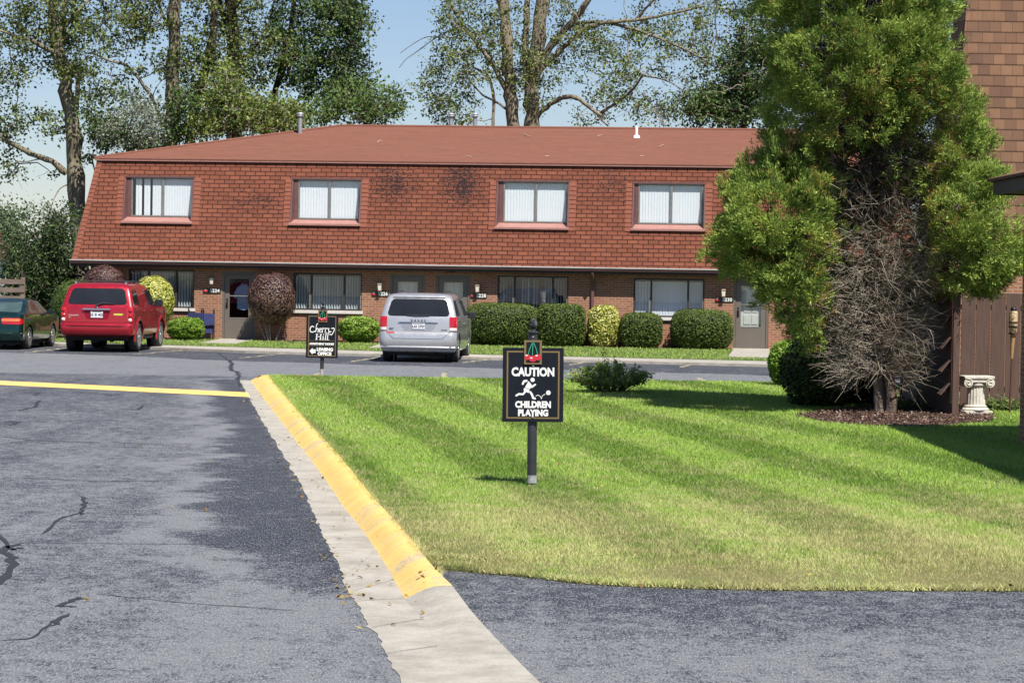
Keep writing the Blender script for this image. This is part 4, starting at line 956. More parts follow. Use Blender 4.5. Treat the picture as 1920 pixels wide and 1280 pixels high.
class Car:
    """body as a stack of horizontal rounded outlines; x forward from the rear bumper, y left, z up"""
    def __init__(s, T, sl, rr, rf, bulge, paintm, arches, wr, track):
        s.T = T; s.sl = sl; s.rr = rr; s.bulge = bulge; s.paint = paintm
        vs = []; n = None
        for (z, xr, xf, w, k) in sl:
            o = s.outline(z, xr, xf, w, rr*k, rf*k); n = len(o); vs += o
        fs = []
        for i in range(len(sl)-1):
            for j in range(n): fs.append((i*n+j, i*n+(j+1) % n, (i+1)*n+(j+1) % n, (i+1)*n+j))
        c0 = len(vs); z, xr, xf, w, k = sl[0]; vs.append(((xr+xf)/2, 0, z)); z, xr, xf, w, k = sl[-1]; vs.append(((xr+xf)/2, 0, z+.012))
        for j in range(n): fs.append((c0, (j+1) % n, j)); fs.append((c0+1, (len(sl)-1)*n+j, (len(sl)-1)*n+(j+1) % n))
        b = MB(); b.add(vs, fs, True); body = b.build('body', paintm, T, uv=False)
        # wheel arches cut with cylinders
        cut = MB()
        for ax in arches: cut.tube([(ax, -2, wr*1.02), (ax, -track+.32, wr*1.02)], wr*1.17, 28); cut.tube([(ax, track-.32, wr*1.02), (ax, 2, wr*1.02)], wr*1.17, 28)
        co = cut.build('cutter', m_under, None, uv=False)
        for oo in (co, body):
            bb = bmesh.new(); bb.from_mesh(oo.data); bmesh.ops.remove_doubles(bb, verts=bb.verts, dist=1e-5); bmesh.ops.recalc_face_normals(bb, faces=bb.faces); bb.to_mesh(oo.data); bb.free(); body.parent = None
        md = body.modifiers.new('b', 'BOOLEAN'); md.operation = 'DIFFERENCE'; md.object = co; md.solver = 'MANIFOLD'
        bpy.context.view_layer.update(); dg = bpy.context.evaluated_depsgraph_get(); me = bpy.data.meshes.new_from_object(body.evaluated_get(dg))
        body.modifiers.clear(); old = body.data; body.data = me; me.name = 'body'; bpy.data.objects.remove(co); body.parent = T
        me.polygons.foreach_set('use_smooth', [True]*len(me.polygons)); me.set_sharp_from_angle(angle=R(38)); me.materials.clear(); me.materials.append(paintm); s.body = body
        for ax in arches:                                # dark wheel housings
            for sg in (-1, 1):
                h = MB(); y0, y1 = sg*(track-.31), sg*(track+.0); m_ = 14
                for i in range(m_):
                    a0, a1 = math.pi*i/m_, math.pi*(i+1)/m_; r_ = wr*1.16
                    h.quad((ax+r_*math.cos(a0), y0, wr*1.02+r_*math.sin(a0)), (ax+r_*math.cos(a0), y1, wr*1.02+r_*math.sin(a0)), (ax+r_*math.cos(a1), y1, wr*1.02+r_*math.sin(a1)), (ax+r_*math.cos(a1), y0, wr*1.02+r_*math.sin(a1)))
                h.lathe([(wr*1.16, 0), (0, 0)], 20, (ax, y0, wr*1.02), Matrix.Rotation(R(90), 4, 'X')); h.build('wheel_housing', m_under, T)
    def outline(s, z, xr, xf, w, rr, rf):
        P = []; rr = min(rr, w*.9); rf = min(rf, w*.9, (xf-xr)*.4)
        for i in range(11): y = -(w-rr)+2*(w-rr)*i/10; P.append((xr+s.bulge*(y/w)**2, y, z))      # rear edge right -> left
        e = s.bulge*((w-rr)/w)**2
        for i in range(1, 7): a = math.pi/2*i/7; P.append((xr+e+(rr-e)*(1-math.cos(a)), w-rr+rr*math.sin(a), z))
        for i in range(21):
            t = i/20; x = xr+rr+(xf-rf-xr-rr)*t; P.append((x, w-.015*(2*t-1)**2, z))
        for i in range(1, 7): a = math.pi/2*(1-i/7); P.append((xf-rf+rf*math.cos(a), w-rf+rf*math.sin(a)-.015, z))
        for i in range(9): y = (w-rf)-2*(w-rf)*i/8; P.append((xf+.0-.06*(y/w)**2, y, z))
        for i in range(1, 7): a = math.pi/2*i/7; P.append((xf-rf+rf*math.cos(a), -(w-rf+rf*math.sin(a)-.015), z))
        for i in range(20, -1, -1):
            t = i/20; x = xr+rr+(xf-rf-xr-rr)*t; P.append((x, -(w-.015*(2*t-1)**2), z))
        for i in range(6, 0, -1): a = math.pi/2*i/7; P.append((xr+e+(rr-e)*(1-math.cos(a)), -(w-rr+rr*math.sin(a)), z))
        return [P[i] for i in range(len(P)-1, -1, -1)]
    def at(s, z):
        sl = s.sl
        for i in range(len(sl)-1):
            if sl[i][0] <= z <= sl[i+1][0]:
                t = (z-sl[i][0])/max(sl[i+1][0]-sl[i][0], 1e-6); return [sl[i][j]+(sl[i+1][j]-sl[i][j])*t for j in range(5)]
        return list(sl[-1] if z > sl[-1][0] else sl[0])
    def rear(s, y, z, off=.006):
        q = s.at(z); w = q[3]; rr = min(s.rr*q[4], w*.9); e = s.bulge*((w-rr)/w)**2; ay = abs(y)
        if ay <= w-rr: x = q[1]+s.bulge*(y/w)**2
        else:
            sn = min((ay-(w-rr))/rr, .999); x = q[1]+e+(rr-e)*(1-math.sqrt(1-sn*sn))
        sy = 0 if ay < w-rr else off*.7*(1 if y > 0 else -1)
        return Vector((x-off, y+sy, z))
    def side(s, x, z, sg, off=.006):
        q = s.at(z); w = q[3]; rr = min(s.rr*q[4], w*.9); xr = q[1]
        if x < xr+rr:
            cs = min((xr+rr-x)/rr, .999); y = w-rr+rr*math.sqrt(1-cs*cs)
        else: y = w-.008
        return Vector((x, sg*(y+off), z))
    def patch(s, name, fn, quad, mat, n=8, m=6, rnd=.12, parent=None, off=.006, thick=True):
        """rounded quad panel following the body; quad = 4 (a,z) corners BL,BR,TR,TL"""
        b = MB(); vs = []; cx = sum(q[0] for q in quad)/4; cz = sum(q[1] for q in quad)/4
        for j in range(m+1):
            for i in range(n+1):
                u, v = i/n, j/m
                uu, vv = u*2-1, v*2-1                    # soften the corners
                if abs(uu) > 1-1e-6 and abs(vv) > 1-1e-6: uu *= 1-rnd*.5; vv *= 1-rnd*.5
                u, v = (uu+1)/2, (vv+1)/2
                a = (quad[0][0]*(1-u)+quad[1][0]*u)*(1-v)+(quad[3][0]*(1-u)+quad[2][0]*u)*v; z = (quad[0][1]*(1-u)+quad[1][1]*u)*(1-v)+(quad[3][1]*(1-u)+quad[2][1]*u)*v
                vs.append(fn(a, z, off))
        fs = [(j*(n+1)+i, j*(n+1)+i+1, (j+1)*(n+1)+i+1, (j+1)*(n+1)+i) for j in range(m) for i in range(n)]
        b.add(vs, fs, True)
        if thick:
            rim = [i for i in range(n+1)]+[(j)*(n+1)+n for j in range(1, m+1)]+[m*(n+1)+i for i in range(n-1, -1, -1)]+[j*(n+1) for j in range(m-1, 0, -1)]
            base_ = [fn_in for fn_in in (vs[k] for k in rim)]
            inn = [v-(fn(0, v.z, off)-fn(0, v.z, -.004)).normalized()*(off+.004) if False else v for v in base_]
        return b.build(name, mat, parent or s.T, uv=False)
    def wheel(s, x, sg, r, track, w=.22, spokes=5):
        W = MB(); Rm = Matrix.Rotation(R(90)*(-sg), 4, 'X'); c = (x, sg*track, r)
        W.lathe([(r*.60, -w), (r*.93, -w), (r*.99, -w*.85), (r, -w*.5), (r*.99, -w*.15), (r*.94, -.012), (r*.80, .0), (r*.68, -.008), (r*.655, -.03)], 32, c, Rm)
        ty = W.build('wheel', m_tyre, s.T, uv=False)
        h = MB(); h.lathe([(r*.67, -.012), (r*.655, -.002), (r*.61, -.012), (r*.60, -.06), (r*.25, -.09)], 32, c, Rm)
        h.lathe([(r*.17, -.05), (r*.15, -.004), (.0, .0)], 14, c, Rm)
        for k in range(spokes):
            a = 2*math.pi*k/spokes; m4 = Matrix.Translation(c) @ Rm @ Matrix.Rotation(a, 4, 'Z'); h.bbox((r*.10, -r*.075, -.05), (r*.63, r*.075, -.010), .008, m4)
        h.build('rim', m_rim, ty, uv=False, sharp=35)
        d = MB(); d.lathe([(r*.58, -.075), (0, -.075)], 18, c, Rm); d.build('brake_disc', m_under, ty, uv=False)
    def seam(s, pts, fn, w=.008, name='panel_gap'):
        b = MB(); P = []
        for i in range(len(pts)-1):
            for k in range(6): t = k/6; P.append((pts[i][0]+(pts[i+1][0]-pts[i][0])*t, pts[i][1]+(pts[i+1][1]-pts[i][1])*t))
        P.append(pts[-1]); b.tube([fn(a, z, .001) for a, z in P], w/2, 5); return b.build(name, m_seam, s.T, uv=False)
    def mirror(s, x, y, z, mat, w=.20, h=.17):
        b = MB(); sg = 1 if y > 0 else -1
        b.bbox((x-.04, min(y, y+sg*w), z-h/2), (x+.10, max(y, y+sg*w), z+h/2), .035); b.tube([(x+.02, y-sg*.06, z-h*.3), (x+.03, y+sg*.05, z-h*.2)], .03, 6); o = b.build('mirror', mat, s.T, uv=False, sharp=25)
        g = MB(); g.quad((x-.042, min(y, y+sg*w)+.02, z-h/2+.02), (x-.042, max(y, y+sg*w)-.02, z-h/2+.02), (x-.042, max(y, y+sg*w)-.02, z+h/2-.02), (x-.042, min(y, y+sg*w)+.02, z+h/2-.02)); g.build('mirror_glass', m_cglass, o)
    def plate(s, y0, y1, z0, z1, txt, x, inkm, tilt=0):
        b = MB(); b.bbox((x-.012, y0, z0), (x, y1, z1), .003); pl = b.build('number_plate', m_plate, s.T, uv=False)
        o = text_mesh(txt, (z1-z0)*.60, 0, 0, 0, inkm, pl, 'plate_number', .003)
        me = o.data; me.transform(Matrix.Translation((x-.0135, (y0+y1)/2, (z0+z1)/2-.01)) @ Matrix.Rotation(R(-90), 4, 'Z'))
        b = MB(); b.box((x-.0135, y0+.03, z1-.022), (x-.012, y1-.03, z1-.010)); b.build('plate_band', inkm, pl, uv=False)
def rear_text(car, txt, y, z, size, mat, name, spacing=1.0, bold=.003):
    o = text_mesh(txt, size, 0, 0, 0, mat, car.T, name, bold, spacing=spacing); me = o.data
    for v in me.vertices:
        yy = y-v.co.x; zz = z+v.co.z; q = car.rear(yy, zz, .007+abs(v.co.y)); v.co = q
    me.update(); return o
RZ = lambda psi: R(90-psi)

# ---- silver minivan
vr = gp(792, 677.5, 0); PSI = 3.8
vloc = gp(787, 678.5, 0)
VAN = thing('minivan', 'silver minivan with chrome-lettered tailgate parked facing the building doors', 'minivan', (0, 0, 0), RZ(PSI))
vl, vrw = gp(726, 676.5, 0), gp(853, 678, 0)            # rear wheel contacts
mid = (vl+vrw)/2; hd = Vector((math.sin(R(PSI)), math.cos(R(PSI)), 0)); VAN.location = mid-hd*1.0
m_silver = paint('silver_paint', (.52, .52, .53), .5, .30)
sl = [(.22, .40, 4.75, .80, .7), (.28, .10, 5.0, .93, .8), (.38, .03, 5.12, .965, 1), (.52, .0, 5.15, .985, 1), (.66, .005, 5.15, .99, 1), (.735, .03, 5.14, .985, 1), (.76, .10, 5.10, .975, .8), (.90, .105, 5.02, .985, .7), (1.02, .115, 4.86, .985, .6), (1.09, .125, 4.45, .978, .6), (1.14, .135, 4.05, .965, .6),
      (1.20, .155, 3.85, .945, .6), (1.40, .225, 3.35, .895, .6), (1.58, .31, 2.95, .845, .7), (1.66, .37, 2.78, .81, .8), (1.715, .50, 2.60, .74, 1), (1.74, .72, 2.35, .62, 1.2)]
c = Car(VAN, sl, .20, .45, .05, m_silver, (.98, 4.06), .345, .96)
sr = lambda a, z, off=.006: c.side(a, z, -1, off)
slf = lambda a, z, off=.006: c.side(a, z, 1, off)
c.patch('rear_window', c.rear, [(.80, 1.17), (-.80, 1.17), (-.69, 1.60), (.69, 1.60)], m_cglass, 14, 6, .12)
for sg, fn in ((-1, sr), (1, slf)):
    c.patch('side_window', fn, [(.45, 1.19), (1.35, 1.17), (1.35, 1.57), (.60, 1.57)], m_cglass, 8, 5, .1); c.patch('side_window', fn, [(1.42, 1.17), (2.35, 1.16), (2.35, 1.59), (1.42, 1.58)], m_cglass, 8, 5, .1)
    c.patch('side_window', fn, [(2.43, 1.16), (3.60, 1.15), (2.95, 1.55), (2.43, 1.59)], m_cglass, 8, 5, .1)
    # tall lamps at the rear corners
    y0, y1 = sg*.80, sg*.975
    q = [(y0, .80), (y1, .80), (y1*.985, 1.155), (y0*.985, 1.155)]
    if sg > 0: q = [q[1], q[0], q[3], q[2]]
    lp_ = c.patch('tail_lamp', c.rear, q, m_lamp, 8, 5, .1, off=.014); zq = [(q[0][0]*.995, .815), (q[1][0]*.995, .815), (q[1][0]*.995, .885), (q[0][0]*.995, .885)]
    c.patch('reversing_lens', c.rear, zq, m_clear, 6, 2, .1, lp_, off=.019)
    for ax in (.98, 4.06): c.wheel(ax, sg, .345, .965, .235, 5)
    for xx in (1.38, 2.39): c.seam([(xx, .40), (xx, 1.15)], fn)
    c.seam([(.55, 1.03), (1.38, 1.03)], fn, .006)
    b = MB(); b.tube([fn(2.15, .96, .03), fn(2.30, .965, .035)], .016, 6); b.build('door_handle', m_chrome, VAN); b = MB(); b.tube([fn(2.50, .96, .03), fn(2.66, .965, .035)], .016, 6); b.build('door_handle', m_chrome, VAN)
    c.mirror(3.35, sg*.99, 1.16, m_plastic, .21, .18)
    b = MB(); b.tube([(.75, sg*.62, 1.765), (.85, sg*.62, 1.785), (2.2, sg*.62, 1.785), (2.3, sg*.62, 1.765)], .013, 5); b.build('roof_rail', m_plastic, VAN)
c.patch('brake_lamp', c.rear, [(.15, 1.645), (-.15, 1.645), (-.14, 1.668), (.14, 1.668)], m_lamp, 4, 1, 0, off=.012)
b = MB()                                                  # roof spoiler lip
b.add([c.rear(y, 1.64, .05)+Vector((0, 0, .02)) for y in (-.66, -.33, 0, .33, .66)]+[c.rear(y, 1.64, -.02)+Vector((0, 0, .045)) for y in (-.66, -.33, 0, .33, .66)]+[c.rear(y, 1.62, .0)+Vector((0, 0, 0)) for y in (-.66, -.33, 0, .33, .66)], [(i, i+1, i+6, i+5) for i in range(4)]+[(i+1, i, i+10, i+11) for i in range(4)], True)
b.build('spoiler', m_silver, VAN)
c.patch('plate_recess', c.rear, [(.34, .80), (-.36, .80), (-.48, 1.0), (.48, 1.0)], M('shaded_silver', (.40, .41, .44), (.36, .37, .40), 5, .35, .5), 8, 3, .05, off=.004)
b = MB(); b.tube([c.rear(.5, 1.015, .02), c.rear(0, 1.02, .028), c.rear(-.5, 1.015, .02)], .014, 6); b.build('tailgate_handle', m_chrome, VAN)
c.plate(-.17, .15, .845, .985, 'L65 2707', c.rear(0, .9, .01).x, m_ink)
rear_text(c, 'DODGE', 0, 1.055, .055, m_plastic, 'maker_lettering', 2.6, .003)
rear_text(c, 'SXT', .68, .84, .06, M('badge_blue', (.05, .10, .25), (.05, .1, .2)), 'badge', 1.0); rear_text(c, 'GRAND', -.66, .825, .045, m_plastic, 'badge', 1.0, .001)
b = MB(); b.add([c.rear(y, z, .004) for y, z in ((.80, .77), (.60, .77), (.60, .735), (.80, .735))], [(0, 1, 2, 3)]); b.build('bumper_sticker', m_inkr, VAN)
b = MB(); pts = [c.rear(.30, 1.20, .03), c.rear(.05, 1.185, .035), c.rear(-.28, 1.19, .03)]; b.tube(pts, .011, 5); b.build('rear_wiper', m_plastic, VAN)
c.seam([(.80, 1.15), (.80, .78), (.62, .60), (-.62, .60), (-.80, .78), (-.80, 1.15)], c.rear, .010)
b = MB(); b.tube([c.rear(y, .385, .012) for y in (-.93, -.6, 0, .6, .93)], .03, 6); b.build('bumper_lip', m_silver, VAN)
b = MB(); b.box((.35, -.78, .17), (4.8, .78, .30)); b.tube([(.5, -.42, .22), (.14, -.44, .23)], .03, 8); b.build('underbody', m_under, VAN)

# ---- red SUV
PSI = 3.2
SUV = thing('sport_utility_vehicle', 'dark red sport utility vehicle with roof rails parked beside the green sedan', 'SUV', (0, 0, 0), RZ(PSI))
a0, a1 = gp(133, 657.5, 0), gp(255, 659.5, 0); hd = Vector((math.sin(R(PSI)), math.cos(R(PSI)), 0)); SUV.location = (a0+a1)/2-hd*1.06
SUV.scale = (1.03, 1.03, 1.03)
m_red = paint('metallic_red_paint', (.42, .010, .022), .4, .30)
sl = [(.40, .25, 4.75, .84, .7), (.46, .06, 4.98, .93, .8), (.56, .0, 5.06, .955, 1), (.70, .0, 5.08, .96, 1), (.755, .02, 5.08, .955, 1), (.775, .11, 5.06, .95, .8), (.95, .115, 5.04, .955, .7), (1.08, .12, 4.98, .955, .6), (1.14, .13, 4.75, .95, .6), (1.18, .14, 3.78, .935, .6), (1.22, .155, 3.62, .92, .6),
      (1.45, .25, 3.25, .865, .6), (1.64, .34, 2.98, .815, .6), (1.72, .39, 2.82, .78, .8), (1.775, .50, 2.62, .70, 1), (1.80, .72, 2.35, .58, 1.2)]
c = Car(SUV, sl, .16, .38, .05, m_red, (1.06, 4.08), .385, .93)
c.patch('rear_window', c.rear, [(.79, 1.24), (-.79, 1.24), (-.68, 1.66), (.68, 1.66)], m_cglass, 14, 6, .12)
sr = lambda a, z, off=.006: c.side(a, z, -1, off)
slf = lambda a, z, off=.006: c.side(a, z, 1, off)
for sg, fn in ((-1, sr), (1, slf)):
    c.patch('side_window', fn, [(.50, 1.26), (1.18, 1.24), (1.14, 1.64), (.62, 1.64)], m_cglass, 8, 5, .12); c.patch('side_window', fn, [(1.34, 1.23), (2.18, 1.22), (2.12, 1.64), (1.28, 1.65)], m_cglass, 8, 5, .12)
    c.patch('side_window', fn, [(2.28, 1.22), (3.25, 1.21), (2.92, 1.60), (2.22, 1.64)], m_cglass, 8, 5, .12)
    y0, y1 = sg*.79, sg*.945; q = [(y0, .80), (y1, .80), (y1*.975, 1.17), (y0*.975, 1.17)]
    if sg > 0: q = [q[1], q[0], q[3], q[2]]
    lp_ = c.patch('tail_lamp', c.rear, q, m_lamp, 8, 6, .15, off=.016)
    for zc, rr_2, mm in ((1.09, .055, m_lamp), (.955, .055, m_lamp), (.845, .048, m_clear)):
        b = MB(); q_ = c.rear(sg*.862, zc, .018); b.lathe([(rr_2, 0), (rr_2*.8, .016), (0, .022)], 14, q_, Matrix.Rotation(R(-90), 4, 'Y')); b.build('round_lens', mm, lp_, uv=False)
    for ax in (1.06, 4.08):
        c.wheel(ax, sg, .385, .945, .25, 5)
        b = MB(); m_ = 18; r0_, r1_ = .455, .55           # flared wheel arch lip
        vs = []; 
        for i in range(m_+1):
            a_ = R(-12)+R(204)*i/m_; 
            for rr_3, dy in ((r0_, .035), ((r0_+r1_)/2, .045), (r1_, .004)): vs.append((ax+rr_3*math.cos(a_), sg*(c.at(max(.45, .39+rr_3*math.sin(a_)))[3]-.02+dy), .39+rr_3*math.sin(a_)))
        b.add(vs, [(i*3+j, i*3+j+1, (i+1)*3+j+1, (i+1)*3+j) for i in range(m_) for j in range(2)], True); b.build('wheel_arch', m_red, SUV, uv=False)
    for xx in (1.24, 2.24): c.seam([(xx+.30 if xx < 2 else xx, .50), (xx, 1.2)], fn)
    c.patch('side_moulding', fn, [(1.66, .60), (3.50, .60), (3.50, .70), (1.66, .70)], m_red, 6, 1, 0, off=.02)
    for xx in (1.42, 2.36): b = MB(); b.tube([fn(xx, 1.08, .03), fn(xx+.16, 1.085, .035)], .018, 6); b.build('door_handle', m_red, SUV)
    c.mirror(3.08, sg*.95, 1.27, m_plastic, .22, .19)
    b = MB(); b.bbox((.60, sg*.66-.025, 1.76), (.72, sg*.66+.025, 1.83), .01); b.build('rail_foot', m_chrome, SUV)
    b = MB(); b.tube([(.62, sg*.66, 1.825), (1.6, sg*.66, 1.845), (2.6, sg*.66, 1.82)], .018, 6); b.build('roof_rail', m_plastic, SUV)
    b = MB(); b.tube([(1.70, sg*.80, .37), (3.5, sg*.80, .37)], .05, 6); b.build('running_board', m_plastic, SUV)
for xx in (.95, 1.9): b = MB(); b.tube([(xx, -.65, 1.84), (xx, .65, 1.84)], .015, 6); b.build('cross_bar', m_plastic, SUV)
b = MB(); b.tube([c.rear(y, 1.115, .035) for y in (-.36, -.2, 0, .2, .36)], .030, 8); b.build('tailgate_handle', m_chrome, SUV)
c.patch('plate_recess', c.rear, [(.27, .86), (-.30, .86), (-.36, 1.08), (.34, 1.08)], M('shaded_red_paint', (.28, .005, .022), (.25, .004, .02), 5, .4, .3), 8, 3, .1, off=.004)  # recess shade put into a darker copy of the body red
c.plate(-.17, .15, .90, 1.065, '65 B 402', c.rear(0, .98, .012).x, m_ink)
b = MB(); b.lathe([(.035, 0), (.03, .01), (0, .012)], 8, c.rear(0, 1.19, .004), Matrix.Rotation(R(-90), 4, 'Y')); b.build('emblem', m_chrome, SUV)
rear_text(c, 'DURANGO', .60, .955, .052, m_swhite, 'badge', 1.1, .001); rear_text(c, 'SLT', .70, .905, .045, m_swhite, 'badge', 1.1, .001)
b = MB(); b.add([c.rear(y, z, .005) for y, z in ((-.43, 1.0), (-.47, 1.015), (-.66, 1.015), (-.70, 1.0), (-.66, .965), (-.47, .965))], [(0, 1, 2, 3, 4, 5)]); b.build('bumper_sticker', M('sticker_yellow', (.70, .65, .06), (.2, .3, .05), 60), SUV)
b = MB(); b.tube([c.rear(.02, 1.19, .03), c.rear(-.02, 1.245, .05), c.rear(-.16, 1.275, .04), c.rear(-.46, 1.265, .03)], [.03, .022, .014, .010], 6); b.build('rear_wiper', m_plastic, SUV)
c.seam([(.80, 1.20), (.78, .78), (-.78, .78), (-.80, 1.20)], c.rear, .010)
b = MB(); b.tube([c.rear(y, .70, .006) for y in (-.92, -.6, 0, .6, .92)], .020, 6); b.build('bumper_step', m_red, SUV)
b = MB(); b.box((.30, -.76, .30), (4.8, .76, .46)); b.tube([(.55, -.35, .30), (.20, -.37, .30)], .035, 8); b.box((1.0, -.7, .30), (1.14, .7, .46)); b.tube([(.3, .1, .36), (.8, .1, .34)], .12, 8); b.build('underbody', m_under, SUV)

# ---- green sedan, half out of frame
PSI = 3.5
SED = thing('sedan', 'dark green sedan cut off by the left edge of the photo', 'sedan', (0, 0, 0), RZ(PSI))
a1 = gp(52, 654.5, 0); hd = Vector((math.sin(R(PSI)), math.cos(R(PSI)), 0)); sd = Vector((math.cos(R(PSI)), -math.sin(R(PSI)), 0)); SED.location = a1-sd*.80-hd*1.0
m_green = paint('dark_green_paint', (.002, .032, .025), .5, .28)
sl = [(.20, .35, 4.45, .74, .7), (.26, .08, 4.65, .83, .8), (.38, .02, 4.76, .865, 1), (.52, .0, 4.80, .875, 1), (.62, .03, 4.80, .87, 1), (.72, .05, 4.78, .875, .9), (.86, .06, 4.66, .87, .8), (.94, .07, 4.30, .86, .8), (.975, .12, 3.75, .84, .9), (.99, .62, 3.62, .80, .9),
      (1.03, .72, 3.50, .765, .9), (1.18, 1.05, 3.15, .69, .9), (1.30, 1.36, 2.85, .635, .9), (1.355, 1.60, 2.60, .58, 1), (1.375, 1.85, 2.4, .46, 1.2)]
c = Car(SED, sl, .24, .45, .09, m_green, (1.0, 3.72), .31, .84)
c.patch('rear_window', c.rear, [(.66, 1.01), (-.66, 1.01), (-.54, 1.31), (.54, 1.31)], m_cglassg, 14, 6, .12)
sr = lambda a, z, off=.006: c.side(a, z, -1, off)
slf = lambda a, z, off=.006: c.side(a, z, 1, off)
for sg, fn in ((-1, sr), (1, slf)):
    c.patch('side_window', fn, [(1.20, 1.00), (2.10, .995), (2.05, 1.31), (1.60, 1.31)], m_cglassg, 8, 5, .12); c.patch('side_window', fn, [(2.20, .995), (3.30, .99), (2.75, 1.30), (2.14, 1.31)], m_cglassg, 8, 5, .12)
    y0, y1 = sg*.30, sg*.86; q = [(y0, .70), (y1, .69), (y1*.985, .86), (y0, .87)]
    if sg > 0: q = [q[1], q[0], q[3], q[2]]
    lp_ = c.patch('tail_lamp', c.rear, q, m_lamp, 10, 4, .2, off=.012); c.patch('amber_lens', c.rear, [(v[0] if abs(v[0]) < .5 else v[0]*.93, .775 if v[1] < .8 else .845) for v in q], m_lampo, 8, 2, .2, lp_, off=.018)
    for ax in (1.0, 3.72): c.wheel(ax, sg, .31, .86, .20, 7)
    for xx in (1.45, 2.14): c.seam([(xx, .35), (xx, .97)], fn)
    c.mirror(2.95, sg*.86, 1.0, m_green, .19, .13)
    for xx in (1.62, 2.32): b = MB(); b.tube([fn(xx, .88, .02), fn(xx+.15, .885, .025)], .015, 6); b.build('door_handle', m_green, SED)
c.seam([(-.9, .99), (0, .99)], lambda a, z, off: Vector((.4, a*.8, 1.0)), .004) if False else None
c.seam([(.86, .665), (-.86, .665)], c.rear, .010)
b = MB(); b.tube([c.rear(y, .44, .006) for y in (-.84, -.5, 0, .5, .84)], .022, 6); b.build('bumper_strip', m_green, SED)
b = MB(); b.tube([Vector((.16, y, 1.02-.02*(y/.7)**2)) for y in (-.7, -.35, 0, .35, .7)], [.015, .02, .02, .02, .015], 6); b.build('spoiler', m_green, SED)
c.plate(-.16, .16, .72, .85, '48 A 771', c.rear(0, .78, .012).x, m_ink)
b = MB(); b.box((.3, -.7, .14), (4.4, .7, .25)); b.build('underbody', m_under, SED)

# ================================================================ FOLDED CHAIRS, FENCES, PEDESTAL, TORCH, HOUSE
m_navy = M('navy_canvas', (.035, .045, .14), (.025, .03, .10), 12, .85, bump=.3, bscale=60)
def chair(loc, rz, label, w=.52, h=.86):
    T = thing('folding_chair', label, 'chair', loc, rz, 'folding chairs leaning on the brick wall')
    for sx in (-1, 1):
        for dy in (0, .13):
            b = MB(); b.tube([(sx*w/2, dy, 0), (sx*w/2, dy*.4+.02, h+(0 if dy else .06))], .016, 8); b.lathe([(.024, 0), (.024, .03), (0, .045)], 8, (sx*w/2, dy*.4+.02, h+(0 if dy else .06))); b.build('leg', m_black, T)
    b = MB(); b.bbox((-w/2, -.012, h*.52), (w/2, .008, h*.94), .006); b.build('backrest', m_navy, T)
    b = MB(); b.bbox((-w/2+.02, .07, h*.22), (w/2-.02, .10, h*.50), .01); b.build('seat', m_navy, T)
    for z in (.16, .10, .5): b = MB(); b.tube([(-w/2, .02, h*z), (w/2, .10, h*z)], .012, 6); b.build('stretcher', m_black, T)
    return T
cu_, cz_ = fu(368, 600, -.4); chair(bw(fu(367, 600, -.45)[0], -.48), -TH-R(12), 'navy folding chair with wide backrest, left of the pair beside door 5224', .50, .88)
chair(bw(fu(391, 600, -.35)[0], -.40), -TH+R(32), 'narrower turned navy folding chair next to the brown storm door 5224', .40, .86)

m_fence = M('brown_fence_stain', (.115, .068, .052), (.075, .042, .034), 3, .8, stretch=(6, 6, .6), bump=.4, bscale=14)
m_fenced = M('weathered_fence_board', (.20, .15, .12), (.12, .085, .065), 4, .85, stretch=(1, 1, 6), bump=.3, bscale=14)
# plank fence at the right
f0 = gp(1800, 768, .1); f1 = gp(1909, 768, .1)
zt = dp(1850, 549, f0.y+.6).z
FY = 45.6; x0 = dp(1800, 700, FY).x; x1 = dp(1912, 700, FY).x; zt = dp(1850, 549, FY).z
PF = thing('plank_fence', 'brown vertical plank fence panel behind the white pedestal', 'fence', (x0, FY, .1))
n = 4; wq = (x1-x0)/n
for i in range(n+3): b = MB(); b.bbox((i*wq+.004, -.012+.004*(i % 2), .06), ((i+1)*wq-.006, .012, zt-.1+.0), .004); b.build('plank', m_fence, PF)
for z in (.3, 1.7): b = MB(); b.bbox((0, .014, z), (wq*(n+3), .05, z+.09), .004); b.build('rail', m_fence, PF)
# louvered fence seen end-on beside its post
pb0 = gp(1790, 779, .12)
LF = thing('louvered_fence', 'brown louvered board fence with tall post behind the conifer trunk', 'fence', pb0)
h = dp(1790, 505, pb0.y).z-.12
b = MB(); b.bbox((-.055, -.055, -.02), (.055, .055, h), .006); b.build('post', m_fence, LF)
L_ = 5.2; b = MB(); b.bbox((-.13, L_-.05, -.02), (-.02, L_+.05, h), .006); b.build('post', m_fence, LF)
for i in range(9):
    z = -.08+i*.285; b = MB(); b.bbox((-.085, .03, z), (-.060, L_, z+.283), .002); b.build('board', m_fence, LF)
for i in range(5):                                       # angled louvre boards catching the sun beside the post
    z = .42+i*.37; b = MB(); mt = Matrix.Translation((-.17, .0, z)) @ Matrix.Rotation(R(-52), 4, 'Y')
    b.bbox((-.11, -.02, -.012), (.13, .30, .012), .003, mt); b.build('louvre', m_fence, LF)
# slat fence at the far left
FLD = 77.0; a_ = dp(47, 540, FLD)
FL = thing('slat_fence', 'weathered horizontal board fence behind the green sedan', 'fence', (a_.x, FLD, 0))
zt = dp(47, 524, FLD).z
b = MB(); b.bbox((-.12, -.05, 0), (0, .05, zt+.06), .01); b.build('post', m_fenced, FL)
b = MB(); b.bbox((-2.5, -.05, 0), (-2.38, .05, zt), .01); b.build('post', m_fenced, FL)
for i in range(7): b = MB(); b.bbox((-4.5, -.075, zt-.14-i*.24), (-.01, -.052, zt-i*.24), .005); b.build('board', m_fenced, FL)
